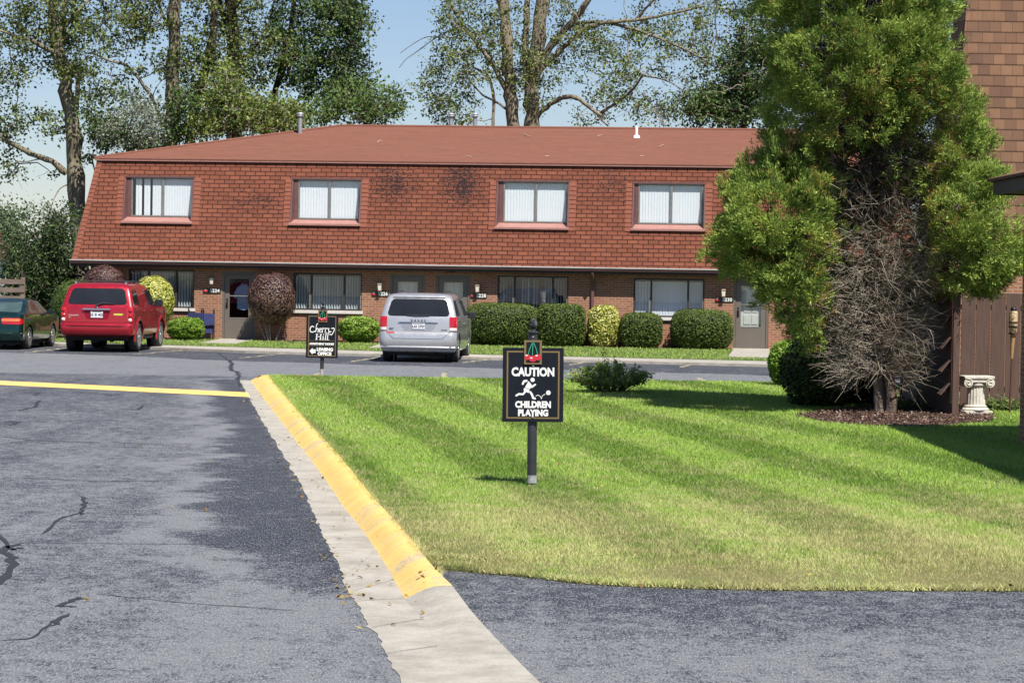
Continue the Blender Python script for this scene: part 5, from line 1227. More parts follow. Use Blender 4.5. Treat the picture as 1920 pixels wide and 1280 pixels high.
# stone pedestal
m_stone = M('white_cast_stone', (.62, .59, .52), (.42, .38, .31), 7, .85, bump=.5, bscale=22)
PD = thing('ionic_pedestal', 'small white fluted garden pedestal with scroll capital against the plank fence', 'pedestal', gp(1829, 776, .12), R(8))
sc = 5000/PD.location.y; pw = 53/sc
s_ = pw
b = MB(); b.bbox((-s_*.5, -s_*.42, 0), (s_*.5, s_*.42, s_*.13), .008); b.lathe([(s_*.46, s_*.13), (s_*.48, s_*.17), (s_*.44, s_*.22), (s_*.38, s_*.25), (s_*.40, s_*.29), (s_*.34, s_*.33)], 24); b.build('base', m_stone, PD, sharp=40)
b = MB(); ns = 18; vs = []; H0, H1 = s_*.33, s_*1.0; rows = 6
for j in range(rows+1):
    for k in range(ns*4):
        r_ = s_*(.335-.03*j/rows)*(1-.07*abs(math.sin(math.pi*k/4))); th = 2*math.pi*k/(ns*4); vs.append((r_*math.cos(th), r_*math.sin(th), H0+(H1-H0)*j/rows))
b.add(vs, [(j*ns*4+k, j*ns*4+(k+1) % (ns*4), (j+1)*ns*4+(k+1) % (ns*4), (j+1)*ns*4+k) for j in range(rows) for k in range(ns*4)]); b.build('shaft', m_stone, PD)
b = MB(); b.bbox((-s_*.55, -s_*.42, s_*1.26), (s_*.55, s_*.42, s_*1.36), .006); b.bbox((-s_*.42, -s_*.38, s_*1.12), (s_*.42, s_*.38, s_*1.26), .01); b.lathe([(s_*.31, s_*.99), (s_*.36, s_*1.03), (s_*.36, s_*1.10), (s_*.3, s_*1.13)], 20)
for sx in (-1, 1):
    b.lathe([(s_*.16, -s_*.40), (s_*.16, s_*.40)], 18, (sx*s_*.40, 0, s_*1.12), Matrix.Rotation(R(90), 4, 'X'), True)
    sp_ = [(sx*s_*.40+sx*s_*(.15-.012*k)*math.cos(k*.7+1.2), -s_*.41, s_*1.12+s_*(.15-.012*k)*math.sin(k*.7+1.2)) for k in range(12)]; b.tube(sp_, s_*.022, 5)
b.build('capital', m_stone, PD, sharp=40)
# bamboo torch
m_bam = M('bamboo', (.42, .25, .11), (.30, .16, .06), 12, .6, stretch=(8, 8, 1)); m_bamd = M('dark_bamboo', (.10, .04, .025), (.07, .03, .02), 12, .6); m_wick = M('torch_cane', (.60, .45, .28), (.45, .30, .16), 40, .7)
TT = thing('bamboo_torch', 'tall bamboo garden torch standing beside the plank fence', 'torch', gp(1895, 776, .12))
s_ = TT.location.y/5000; Zt = lambda y: (776-y)*s_
b = MB(); b.tube([(-2*s_, 0, 0), (0, 0, Zt(672))], .016, 8); b.build('pole', m_bamd, TT)
b = MB(); b.tube([(0, 0, Zt(672)), (1*s_, 0, Zt(625))], [.02, .045], 10); b.build('cane', m_bam, TT)
b = MB(); b.lathe([(6*s_, Zt(625)), (8*s_, Zt(612)), (8*s_, Zt(585)), (6.5*s_, Zt(583))], 12, (1.5*s_, 0, 0), smooth=False); o = b.build('basket', m_wick, TT)
for z in (612, 604, 625): b = MB(); b.lathe([(8.6*s_, Zt(z+1.5)), (8.6*s_, Zt(z-1.5))], 14, (1.5*s_, 0, 0)); b.build('binding', m_bamd, o)
b = MB(); b.lathe([(5.5*s_, Zt(584)), (6*s_, Zt(578)), (3*s_, Zt(575)), (0, Zt(574))], 12, (1.5*s_, 0, 0)); b.build('fuel_can', m_black, TT)
# white house far behind at the left
hq = dp(-60, 560, 118); HS = thing('white_house', 'small white sided house glimpsed beyond the trees at the left edge', 'house', (hq.x, 118, 0))
zt = dp(0, 486, 118).z
b = MB(); b.box((-4, 0, 0), (.55, 6, zt)); b.build('wall', m_white, HS)
b = MB(); b.add([(-4.3, -.3, zt), (0.8, -.3, zt), (0.8, 3, zt+1.3), (-4.3, 3, zt+1.3), (-4.3, 6.3, zt), (0.8, 6.3, zt)], [(0, 1, 2, 3), (3, 2, 5, 4), (1, 5, 2), (0, 3, 4)]); b.build('roof', m_roof, HS)
b = MB(); b.box((-1, -.04, 1.0), (-.1, -.005, 2.0)); b.build('window', m_cglass, HS)
# ================================================================ TREES AND SHRUBS
m_bark = M('grey_brown_bark', (.30, .255, .175), (.10, .082, .056), 2.2, .95, stretch=(3, 3, .35), bump=.9, bscale=9, bd=.05)
m_barkd = M('dark_bark', (.09, .07, .05), (.035, .028, .022), 3, .95, stretch=(3, 3, .4), bump=.9, bscale=10, bd=.04)
m_twig = M('branch_bark', (.15, .125, .095), (.07, .058, .045), 4, .95)
m_twigpale = M('pale_dead_wood', (.37, .32, .25), (.19, .158, .125), 4, .95)
L_cot = leafmat('cottonwood_leaf', (.018, .038, .008), (.19, .25, .05), .25, .45, .35, c3=(.24, .22, .06))
L_drk = leafmat('dark_green_leaf', (.012, .032, .010), (.095, .16, .03), .15, .5, .3, c3=(.16, .21, .06))
L_yel = leafmat('yellow_green_leaf', (.03, .06, .012), (.23, .30, .06), .25, .4, .3, c3=(.30, .30, .08))
L_sil = leafmat('silvery_leaf', (.07, .10, .06), (.30, .34, .24), .2, .4, .4, c3=(.36, .38, .26))
L_far = leafmat('far_leaf', (.06, .10, .045), (.14, .19, .09), .2, .5, .3)
BM = 0.98
def grow(T, D, limbs, blobs, leafm, twigm, trunkm, n_leaf=34, spread=.24, leaf=.125, depth=2.5, twig=True, crown_name='crown', seed=1, bright=.5):
    """limbs: (pixel points, width px start, end, depth offset end); blobs: (cx, cy, rx, ry, clumps) in pixels"""
    rg = np.random.default_rng(seed); O = T.location; sk = []; pxm = D/FPX
    b = MB()
    for pts, w0, w1, doff in limbs:
        P = []; n = len(pts)
        for i in range(n-1):
            for k in range(4):
                t = (i+k/4)/(n-1); f = k/4; x = pts[i][0]+(pts[i+1][0]-pts[i][0])*f; y = pts[i][1]+(pts[i+1][1]-pts[i][1])*f
                P.append((x, y, D+doff*t))
        P.append((*pts[-1], D+doff))
        W = [dp(*q)-O for q in P]
        for _ in range(2): W = [W[0]]+[(W[i-1]+2*W[i]+W[i+1])/4 for i in range(1, len(W)-1)]+[W[-1]]
        rr = [(w0+(w1-w0)*i/(len(W)-1))*pxm/2*(1+.10*math.sin(i*1.9+seed)+.05*rg.normal()) for i in range(len(W))]
        amp = min(.10, w0*pxm*.12)
        W = [w_+Vector(rg.normal(0, amp*.5, 3)) if 0 < i < len(W)-1 else w_ for i, w_ in enumerate(W)]
        b.tube(W, rr, 10 if w0 > 12 else 6); sk += [(w_, r_) for w_, r_ in zip(W, rr)]
    if limbs: b.build('trunk', trunkm, T, uv=False)
    C = []
    for (cx, cy, rx, ry, n) in blobs:
        for _ in range(int(n*BM)):
            a = rg.uniform(0, 2*math.pi); r = math.sqrt(rg.random()); z = rg.normal(0, .45)
            C.append(dp(cx+rx*r*math.cos(a), cy+ry*r*math.sin(a), D+depth*np.clip(z, -1, 1))-O)
    C = np.array([c[:] for c in C])
    if twig and sk:
        S = np.array([s_[0][:] for s_ in sk]); tb = MB(); order = np.argsort([np.min(np.linalg.norm(S-c, axis=1)) for c in C])
        for ci in order:
            c = C[ci]; d = np.linalg.norm((S-c)*np.array([1, 1, .8]), axis=1)+np.where(S[:, 2] > c[2]+.3, 1.0, 0); j = int(np.argmin(d)); s0 = S[j]; L = np.linalg.norm(c-s0)
            if L < .15: continue
            mid = (s0+c)/2+rg.normal(0, .10*L, 3)+np.array([0, 0, .08*L]); r0_ = min(.035, .008+.010*L)
            q1 = s0*.55+mid*.45+rg.normal(0, .04*L, 3); q2 = mid*.5+c*.5+rg.normal(0, .05*L, 3)
            tb.tube([s0, q1, mid, q2, c], [r0_*1.3, r0_*1.1, r0_*.9, r0_*.65, r0_*.3], 4, cap=False)
            S = np.vstack([S, q1, mid, q2, c])
            for _ in range(1):
                e = c+rg.normal(0, .35, 3)+np.array([0, 0, -.05]); tb.tube([mid*.3+c*.7, (c+e)/2+rg.normal(0, .05, 3), e], [.010, .008, .004], 3, cap=False)
        tb.build('branches', twigm, T, uv=False)
    nl = len(C)*n_leaf; idx = np.repeat(np.arange(len(C)), n_leaf); sc_ = spread*rg.uniform(.5, 1.4, len(C))[idx][:, None]
    P = C[idx]+rg.normal(0, 1, (nl, 3))*sc_*np.array([1, 1, .8])
    N = rg.normal(size=(nl, 3))+np.array([.2, -.5, .5])
    cb = rg.normal(0, .16, len(C))[idx]; t0 = np.clip(bright+cb+rg.normal(0, .25, nl), 0, 1); t1 = np.clip(rg.random(nl)-.75, 0, 1)*3.0
    V, F, Tt = leaf_quads(P, N, leaf*rg.uniform(.6, 1.35, nl), leaf*.8*rg.uniform(.6, 1.3, nl), np.stack([t0, t1, 0*t0], 1))
    npmesh(crown_name, V, F, leafm, T, tint=Tt)
GT = 'tall cottonwoods behind the building'
def tree(name, label, D, bx, by, **k):
    g = k.pop('group', None); T = thing(name, label, 'tree', (dp(bx, by, D).x, D, 0), 0, g); grow(T, D, **k); return T
tree('cottonwood_tree', 'leaning cottonwood with thick mottled trunk at the left end of the building', 99.5, 150, 520, group=GT,
    limbs=[([(156,640),(151,525),(148,430),(141,330),(136,240),(120,150),(108,80),(95,0),(85,-90)], 40, 18, 0), ([(124,325),(98,303),(55,287),(20,268),(-30,235),(-90,220)], 13, 5, -.8), ([(136,235),(146,180),(148,130)], 11, 8, -.3),
           ([(120,150),(112,90),(118,30),(135,-60)], 17, 8, 1), ([(112,105),(85,90),(50,73),(15,64),(-40,40)], 10, 4, -1), ([(148,300),(170,285),(175,310),(180,330)], 5, 2, -.5), ([(130,345),(112,352),(100,375),(95,390)], 3, 1, -.8), ([(110,60),(150,20),(190,-30)], 9, 4, 1)],
    blobs=[(60,40,110,60,90), (150,60,70,90,75), (15,110,45,60,30), (120,110,60,30,22), (20,215,40,45,14), (10,255,35,35,12), (25,310,30,28,8), (85,228,42,22,12), (112,255,18,12,4), (180,190,40,50,20), (215,170,30,30,7), (60,-90,170,90,90), (100,330,12,20,2)],
    leafm=L_cot, twigm=m_twig, trunkm=m_bark, seed=11, bright=.40)
tree('cottonwood_tree', 'straight single-trunked cottonwood above the left hip of the roof', 101, 320, 520, group=GT,
    limbs=[([(314,520),(318,275),(322,180),(324,90),(327,0),(330,-100)], 31, 20, 0), ([(306,240),(297,210),(283,180),(262,150),(240,122),(205,115),(170,98)], 9, 3, -1), ([(322,60),(300,20),(285,-40)], 8, 4, 1), ([(258,148),(280,142),(300,128)], 2.5, 1, -1), ([(286,182),(292,165),(300,155)], 2, 1, -1)],
    blobs=[(225,50,55,50,42), (275,30,40,55,34), (355,60,30,60,26), (235,130,45,22,9), (300,110,22,30,9), (350,150,30,45,18), (240,190,40,30,10), (240,-70,120,70,60), (330,-60,50,60,30)],
    leafm=L_cot, twigm=m_twig, trunkm=m_bark, seed=12, bright=.42)
tree('cottonwood_tree', 'twin-stemmed dark-trunked cottonwood with one leaning stem', 102, 440, 520, group=GT,
    limbs=[([(444,520),(440,262),(438,180),(436,90),(432,0),(428,-100)], 32, 22, 0), ([(344,520),(352,272),(370,190),(390,118),(402,45),(404,-60)], 21, 12, -1), ([(434,70),(415,20),(400,-50)], 13, 6, 1), ([(440,130),(470,100),(500,60),(520,-20)], 8, 4, 1), ([(445,190),(470,170),(490,140)], 5, 2, -1), ([(430,60),(440,20),(452,0)], 4, 3, -1)],
    blobs=[(400,60,50,65,50), (470,50,50,60,50), (460,140,45,45,40), (400,150,40,50,40), (470,-60,110,60,60), (515,100,35,50,30), (385,-60,60,60,34)],
    leafm=L_cot, twigm=m_twig, trunkm=m_barkd, seed=13, bright=.40)
tree('cottonwood_tree', 'slender leaning cottonwood with dense dark crown left of the sky gap', 103, 560, 520, group=GT,
    limbs=[([(490,520),(500,250),(512,185),(530,120),(548,45),(556,-80)], 14, 8, 0), ([(528,130),(570,100),(610,60),(640,-10)], 7, 4, 0), ([(505,210),(560,190),(620,150),(660,120)], 6, 3, 0), ([(690,10),(692,80),(693,145)], 1.8, 1.5, 0)],
    blobs=[(560,45,55,60,75), (620,60,60,70,110), (655,30,38,45,60), (600,140,55,50,80), (660,120,30,45,40), (540,120,30,45,30), (610,-70,100,70,60), (650,160,32,30,24)],
    leafm=L_drk, twigm=m_twig, trunkm=m_barkd, seed=14, bright=.42)
tree('understory_tree', 'silvery-leaved low tree between the two left trunks', 97.5, 245, 520,
    limbs=[([(235,520),(238,300),(240,250),(250,215)], 8, 3, 0)], blobs=[(250,232,52,28,80), (265,205,25,22,26), (215,252,40,22,40), (280,255,30,14,22)], leafm=L_sil, twigm=m_twig, trunkm=m_barkd, seed=15, bright=.40, n_leaf=26, leaf=.09)
tree('understory_tree', 'dark low tree filling the gap beside the leaning cottonwood', 98.5, 200, 520,
    limbs=[([(190,520),(195,300),(205,250)], 8, 3, 0)], blobs=[(205,250,38,28,40), (268,268,44,18,34), (180,215,22,25,10), (175,290,12,22,5), (340,215,28,50,50), (330,255,22,14,16)], leafm=L_drk, twigm=m_twig, trunkm=m_barkd, seed=16, bright=.35, n_leaf=30)
tree('understory_tree', 'yellow-green ivy-covered low tree behind the left roof slope', 98, 440, 520,
    limbs=[([(440,520),(438,260),(436,190),(433,140)], 12, 6, 0), ([(500,520),(490,260),(505,210),(520,170)], 6, 3, 0)], blobs=[(430,205,48,42,130), (500,215,52,30,100), (385,235,35,25,50), (545,222,30,22,34), (420,150,35,28,30)], leafm=L_yel, twigm=m_twigpale, trunkm=m_barkd, seed=17, bright=.42, n_leaf=32)
tree('understory_tree', 'fresh green low tree with drooping fronds left of the sky gap', 99, 690, 520,
    limbs=[([(680,520),(685,260),(690,215)], 8, 3, 0)], blobs=[(690,205,48,28,60), (735,188,22,24,16), (660,180,30,25,30), (620,205,32,28,34), (700,165,20,15,10), (570,212,30,22,20)], leafm=L_drk, twigm=m_twig, trunkm=m_barkd, seed=18, bright=.66, n_leaf=32)
tree('cottonwood_tree', 'large multi-stemmed cottonwood with spreading limbs right of the sky gap', 101.5, 985, 520, group=GT,
    limbs=[([(975,520),(965,240),(958,180),(952,110),(946,40),(940,-90)], 27, 20, 0), ([(1000,520),(1000,240),(996,180),(1004,110),(1014,40),(1022,-90)], 33, 24, 0), ([(988,150),(984,80),(988,20),(995,-80)], 14, 10, 1),
           ([(1008,125),(1040,75),(1075,40),(1100,8),(1140,-60)], 15, 9, -1), ([(1010,135),(1045,100),(1085,62),(1125,42),(1190,40),(1250,28),(1320,12)], 11, 4, -1), ([(1078,44),(1130,40),(1190,55),(1245,75),(1310,105),(1345,130)], 7, 3, -1.5),
           ([(1004,222),(1025,200),(1050,184),(1070,180),(1090,188),(1118,212),(1130,218)], 10, 7, -2), ([(1124,214),(1160,190),(1190,165),(1206,140)], 7, 4, -2), ([(1118,210),(1128,226),(1140,236)], 5, 3, -2),
           ([(950,170),(925,120),(900,90),(870,50),(842,5),(830,-50)], 10, 5, 1), ([(924,520),(925,235),(926,170),(915,140),(885,125),(860,100)], 8, 3, .5), ([(955,210),(930,190),(905,180),(880,150),(865,120)], 5, 2, .5), ([(1206,142),(1250,150),(1290,175)], 4, 1.5, -2), ([(1205,175),(1225,200),(1245,235)], 3, 2, -2),
           ([(850,55),(815,72),(785,95),(762,110),(748,128)], 2.5, 1, .5), ([(830,70),(800,68),(775,82),(750,100)], 2, 1, .5), ([(1190,40),(1230,-5),(1270,-50)], 6, 3, -1)],
    blobs=[(850,60,40,60,34), (880,20,55,40,34), (890,110,60,50,44), (840,150,45,50,34), (860,205,55,32,36), (960,90,55,80,55), (1010,150,40,60,34), (1050,40,50,50,30), (1110,130,70,60,36), (1100,60,60,40,22), (1180,100,60,55,34), (1160,160,45,35,26), (1230,60,60,55,32), (1290,130,50,60,34), (1210,205,60,28,20), (1300,60,60,50,30), (1250,200,40,30,14), (1340,25,50,40,24), (1000,-70,230,70,130), (1230,-60,120,60,50), (790,160,16,30,5), (1100,222,40,14,8)],
    leafm=L_yel, twigm=m_twigpale, trunkm=m_bark, seed=19, bright=.36, n_leaf=34, spread=.22, leaf=.105)
tree('broadleaf_tree', 'dense dark broadleaf tree between the roof end and the big conifer', 100, 1390, 520,
    limbs=[([(1400,520),(1398,260),(1395,150),(1390,50)], 18, 8, 0), ([(1345,0),(1340,40),(1345,70),(1335,100),(1350,130)], 3, 1.5, -3), ([(1342,45),(1320,52),(1315,66)], 2, 1, -3), ([(1345,70),(1370,90),(1385,120),(1395,150),(1390,165)], 2.5, 1, -3)],
    blobs=[(1380,190,70,42,150), (1400,120,52,50,100), (1330,200,40,35,44), (1420,50,40,55,50), (1440,-40,60,60,40), (1300,215,26,20,16), (1470,150,60,90,60)], leafm=L_drk, twigm=m_twigpale, trunkm=m_barkd, seed=20, bright=.45, n_leaf=36)
tree('broadleaf_tree', 'very dark glossy-leaved tree behind the slat fence at the left', 86, 80, 620,
    limbs=[([(85,640),(85,560),(82,480),(85,420)], 16, 6, 0), ([(84,520),(50,470),(30,430)], 7, 3, 0)],
    blobs=[(70,505,62,50,190), (100,560,45,50,130), (98,435,24,36,46), (50,462,34,24,40), (118,480,20,70,70), (25,475,26,28,20), (15,560,40,35,44), (84,395,9,14,4), (122,400,10,18,6), (140,590,20,30,20)], leafm=L_drk, twigm=m_twig, trunkm=m_barkd, seed=21, bright=.12, n_leaf=34, spread=.26, leaf=.09, depth=1.6)
tree('broadleaf_tree', 'hazy grey-green rounded tree far off at the left edge', 190, 5, 600,
    limbs=[([(5,620),(6,500),(8,430)], 8, 4, 0)], blobs=[(6,418,18,22,90), (-20,450,30,40,100), (20,460,18,22,50), (48,402,14,14,10), (25,500,30,40,60)], leafm=L_far, twigm=m_twig, trunkm=m_barkd, seed=22, n_leaf=24, spread=.6, leaf=.22, depth=3)

# ---- clipped shrubs
def shell(n, p, jitter=.10, seed=0, lump=.08):
    rg = np.random.default_rng(seed); d = unit(rg.normal(size=(n, 3))); r = (np.abs(d)**p).sum(1)**(-1/p)
    a = np.arctan2(d[:, 1], d[:, 0]); l = 1+lump*(fbm(a*1.6+10, d[:, 2]*2.4+10, 1.6, seed % 9)-.5)*2
    return d*(r*l*(1-jitter*rg.random(n)**1.5))[:, None], d
def shrub(name, label, cat, loc, rx, ry, rz, zc, p, leafm, n, leaf, bright=.5, seed=1, group=None, lump=.11, stems=0, t1f=None, spiky=0.0, core=.85, stemm=None):
    T = thing(name, label, cat, loc, 0, group); rg = np.random.default_rng(seed)
    P, d = shell(n, p, .15, seed, lump); P = P*np.array([rx, ry, rz])+np.array([0, 0, zc]); k = P[:, 2] > .03; P, d = P[k], d[k]; m_ = len(P)
    N = d/np.array([rx, ry, rz])*rx+rg.normal(0, .65, (m_, 3))
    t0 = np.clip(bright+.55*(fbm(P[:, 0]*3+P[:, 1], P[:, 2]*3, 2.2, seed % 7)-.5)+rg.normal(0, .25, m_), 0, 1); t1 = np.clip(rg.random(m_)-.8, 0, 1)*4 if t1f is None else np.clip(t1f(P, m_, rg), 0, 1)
    V, F, Tt = leaf_quads(P+d*spiky*rg.random((m_, 1)), N, 1.25*leaf*rg.uniform(.5, 1.4, m_), 1.2*leaf*.62*rg.uniform(.6, 1.3, m_), np.stack([t0, t1, 0*t0], 1))
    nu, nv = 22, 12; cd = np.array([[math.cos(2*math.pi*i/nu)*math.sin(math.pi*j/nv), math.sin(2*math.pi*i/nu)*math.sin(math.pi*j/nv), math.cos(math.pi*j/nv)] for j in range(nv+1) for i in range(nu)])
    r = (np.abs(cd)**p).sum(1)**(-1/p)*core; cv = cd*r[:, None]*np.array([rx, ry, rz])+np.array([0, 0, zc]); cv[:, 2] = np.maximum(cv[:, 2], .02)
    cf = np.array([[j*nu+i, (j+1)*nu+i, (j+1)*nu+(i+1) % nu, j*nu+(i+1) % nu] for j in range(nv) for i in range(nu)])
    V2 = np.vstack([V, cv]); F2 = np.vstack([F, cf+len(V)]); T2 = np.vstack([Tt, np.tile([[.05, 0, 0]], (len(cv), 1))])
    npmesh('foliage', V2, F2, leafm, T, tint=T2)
    for i in range(stems):
        b = MB(); x = rg.normal(0, rx*.25); y = rg.normal(0, ry*.25); b.tube([(x*.4, y*.4, 0), (x, y-.05, zc*.4), (x*1.8, y*1.8-.1, zc*.9)], [.022, .016, .012], 5); b.build('stem', stemm or m_twigpale, T, uv=False)
    return T
L_hedge = leafmat('yew_leaf', (.012, .030, .007), (.125, .175, .03), .15, .5, .3, c3=(.17, .20, .05))
L_gold = leafmat('golden_leaf', (.10, .15, .01), (.52, .50, .06), .2, .45, .3, c3=(.68, .66, .30))
L_lime = leafmat('lime_leaf', (.045, .11, .008), (.22, .36, .035), .2, .45, .3, c3=(.36, .42, .10))
L_purp = leafmat('purple_barberry_leaf', (.024, .014, .013), (.135, .062, .062), .15, .45, .4, c3=(.24, .17, .10))
L_mid = leafmat('boxwood_leaf', (.03, .065, .012), (.12, .18, .035), .15, .45, .35, c3=(.2, .24, .06))
def wallshrub(name, label, x0, x1, yt, yb, v, p, lm, n, leaf, **k):
    cx = (x0+x1)/2; u, zt = fu(cx, yt, v); u0 = fu(x0, yt, v)[0]; u1 = fu(x1, yt, v)[0]; zb2 = fu(cx, yb, v)[1]; zb2 = max(zb2, 0.0); w = (u1-u0)/2; loc = bw(u, v); loc.z = ZB
    d = k.pop('dep', min(w, .8)); rz = (zt-zb2)/2; return shrub(name, label, 'shrub', loc, w, d, rz, (zt+zb2)/2, p, lm, n, leaf, **k)
HG = 'clipped dark green hedges along the brick wall'
wallshrub('round_shrub', 'big mid-green globe shrub behind the left side of the red vehicle', 98, 192, 524, 625, -2.0, 2.2, L_mid, 9000, .05, seed=31, bright=.55)
wallshrub('round_shrub', 'purple-leaved dome shrub rising above the red vehicle roof', 158, 234, 496, 560, -1.2, 2, L_purp, 6500, .055, seed=32, bright=.6)
wallshrub('round_shrub', 'yellow variegated globe shrub right of the red vehicle', 248, 327, 517, 615, -1.6, 2.3, L_gold, 9000, .06, seed=33, bright=.55, t1f=lambda P, m, rg: (rg.random(m) < .3)*.8)
wallshrub('low_shrub', 'low lime-green mound shrub beside the navy folding chairs', 315, 382, 595, 638, -1.6, 2.6, L_lime, 7000, .06, seed=34, bright=.55, lump=.16)
wallshrub('round_shrub', 'tall purple-brown barberry with bare stems right of storm door 5224', 466, 553, 513, 606, -.95, 2.8, L_purp, 9500, .055, seed=35, bright=.62, stems=5, t1f=lambda P, m, rg: (rg.random(m) < np.clip(.45-(P[:, 2]-1.0)*.4, .05, .6))*.9)
wallshrub('low_shrub', 'low lime-green mound shrub between the leasing sign and the silver minivan', 635, 712, 593, 641, -1.0, 2.6, L_lime, 8000, .06, seed=36, bright=.55, lump=.16, t1f=lambda P, m, rg: (rg.random(m) < .25)*.9)
wallshrub('hedge', 'widest dark clipped hedge directly right of the silver minivan', 874, 1010, 568, 646, -1.0, 4.2, L_hedge, 16000, .045, seed=37, bright=.6, group=HG, lump=.07)
wallshrub('hedge', 'boxy dark clipped hedge left of the golden shrub', 1007, 1098, 570, 650, -.9, 5, L_hedge, 13000, .045, seed=38, bright=.6, group=HG, lump=.07)
wallshrub('golden_shrub', 'narrow upright yellow variegated shrub between dark hedges', 1103, 1161, 573, 654, -.7, 3.4, L_gold, 8000, .065, seed=39, bright=.58, lump=.12, t1f=lambda P, m, rg: (rg.random(m) < .35)*.9)
wallshrub('hedge', 'smallest dark clipped hedge right of the golden shrub', 1163, 1242, 586, 652, -.8, 4, L_hedge, 11000, .045, seed=40, bright=.58, group=HG, lump=.07)
wallshrub('hedge', 'rightmost dark clipped hedge beside door 5230', 1259, 1374, 580, 656, -.8, 4, L_hedge, 15000, .045, seed=41, bright=.6, group=HG, lump=.07)
g = gp(1475, 722, .12); s_ = g.y/5000
shrub('dwarf_conifer', 'small bright lime-green globe conifer left of the big conifer', 'shrub', g, 34*s_, .35, 41*s_, 41*s_, 2.3, L_lime, 9000, .05, bright=.6, seed=42, spiky=.03)
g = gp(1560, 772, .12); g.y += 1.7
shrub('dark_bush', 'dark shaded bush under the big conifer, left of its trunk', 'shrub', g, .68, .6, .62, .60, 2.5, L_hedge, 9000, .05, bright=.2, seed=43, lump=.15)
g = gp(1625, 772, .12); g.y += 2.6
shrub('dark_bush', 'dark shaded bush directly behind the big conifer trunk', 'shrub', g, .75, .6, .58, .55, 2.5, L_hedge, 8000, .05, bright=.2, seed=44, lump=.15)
# leafy young shrub on the lawn
def leafy(name, label, loc, w, h, n, seed, leafm, leaf=.05, up=.8):
    T = thing(name, label, 'shrub', loc); rg = np.random.default_rng(seed); b = MB(); P = []; N = []
    for i in range(n):
        a = rg.uniform(0, 2*math.pi); r = w*math.sqrt(rg.random()); hh = h*rg.uniform(.5, 1.0)*(1-.45*(r/w)**2); tip = np.array([r*math.cos(a)*1.05, r*math.sin(a)*.8, hh])
        if i == 0: tip = np.array([-w*.15, 0, h*1.45])
        basep = tip*np.array([.35, .35, 0]); pts = [basep+(tip-basep)*t+np.array([0, 0, .12*h*math.sin(math.pi*t)*.6])+rg.normal(0, .012, 3) for t in (0, .3, .6, .85, 1)]
        b.tube(pts, [.007, .006, .005, .004, .002], 4, cap=False)
        for k in range(int(30*hh/h)+8):
            t = rg.uniform(.15, 1)**.8; j = min(int(t*4), 3); q = pts[j]+(pts[j+1]-pts[j])*(t*4-j); P.append(q+rg.normal(0, .035, 3)); N.append(rg.normal(0, .6, 3)+np.array([0, -.2, .8]))
    b.build('stem', m_twig, T, uv=False); P = np.array(P); N = np.array(N); P[:, 2] = np.maximum(P[:, 2], .01); m_ = len(P)
    t0 = np.clip(.35+.4*P[:, 2]/h+rg.normal(0, .22, m_), 0, 1); t1 = (rg.random(m_) < .18)*.8
    V, F, Tt = leaf_quads(P, N, leaf*rg.uniform(.6, 1.5, m_), leaf*.5*rg.uniform(.6, 1.3, m_), np.stack([t0, t1, 0*t0], 1)); npmesh('foliage', V, F, leafm, T, tint=Tt); return T
g = gp(1142, 735, .12); s_ = g.y/5000
L_ros = leafmat('shrub_leaf', (.14, .22, .04), (.36, .50, .10), .4, .4, .3, c3=(.30, .21, .12))
leafy('leafy_shrub', 'low spreading leafy shrub on the far side of the lawn behind the caution sign', g, 84*s_, 60*s_, 130, 50, L_ros, .075)
g = gp(1880, 772, .1); leafy('weed_clump', 'patch of green weeds growing between pedestal and bamboo torch', g, .32, .22, 60, 51, L_mid, .05)
g = gp(1702, 772, .12); g.y += .5; leafy('weed_clump', 'sparse weeds at the foot of the louvered fence', g, .5, .25, 30, 52, L_mid, .05)

# ---- big half-bare conifer
DC = gp(1652, 774, ZL).y; px = DC/FPX
CT = thing('big_conifer', 'big juniper with green outer foliage and a bare grey twiggy centre on the mulch bed', 'tree', (gp(1652, 774, ZL).x, DC, ZL)); OC = CT.location
def C3(x, y, dy=0.0): return dp(x, y, DC+dy)-OC
b = MB()
for pts, w0, w1, doff in [([(1652,778),(1650,740),(1644,690),(1634,630),(1628,570),(1626,500),(1636,420),(1640,330),(1635,200),(1620,60),(1610,-80),(1600,-260)], 27, 6, .4), ([(1640,690),(1655,650),(1672,590),(1700,520),(1740,440),(1785,380)], 13, 6, -.6), ([(1628,560),(1600,500),(1560,440),(1500,400)], 12, 5, -.5),
                          ([(1634,420),(1670,330),(1700,230),(1710,100)], 12, 4, -.5), ([(1628,480),(1590,400),(1560,300),(1550,180)], 11, 4, -.5), ([(1640,640),(1600,600),(1560,580),(1520,570)], 7, 3, -.6)]:
    W = resample([C3(x, y, doff*i/(len(pts)-1)) for i, (x, y) in enumerate(pts)], 4); nn = len(W)
    b.tube(W, [(w0+(w1-w0)*(i/(nn-1))**.8)*px/2*(1+.12*math.sin(i*2.3)) for i in range(nn)], 10)
b.build('trunk', M('juniper_bark', (.30, .23, .175), (.13, .095, .075), 3, .95, stretch=(5, 5, .4), bump=1, bscale=12, bd=.04), CT, uv=False)
b = MB(); W = [C3(x, y, -.15) for x, y in [(1670,780),(1672,745),(1668,710),(1676,680),(1676,658)]]; b.tube(W, [.10, .09, .085, .09, .095], 9)
for pts in ([(1676,700),(1688,690),(1694,700)], [(1672,745),(1690,728),(1704,720)], [(1690,728),(1702,735)], [(1678,690),(1700,685),(1722,672),(1732,652),(1733,632)]): b.tube([C3(x, y, -.25) for x, y in pts], [.03, .022, .012, .01, .006][:len(pts)], 5)
b.build('cut_stem', M('rough_dark_bark', (.17, .12, .09), (.06, .042, .032), 5, .95, bump=1, bscale=14, bd=.05), CT, uv=False)
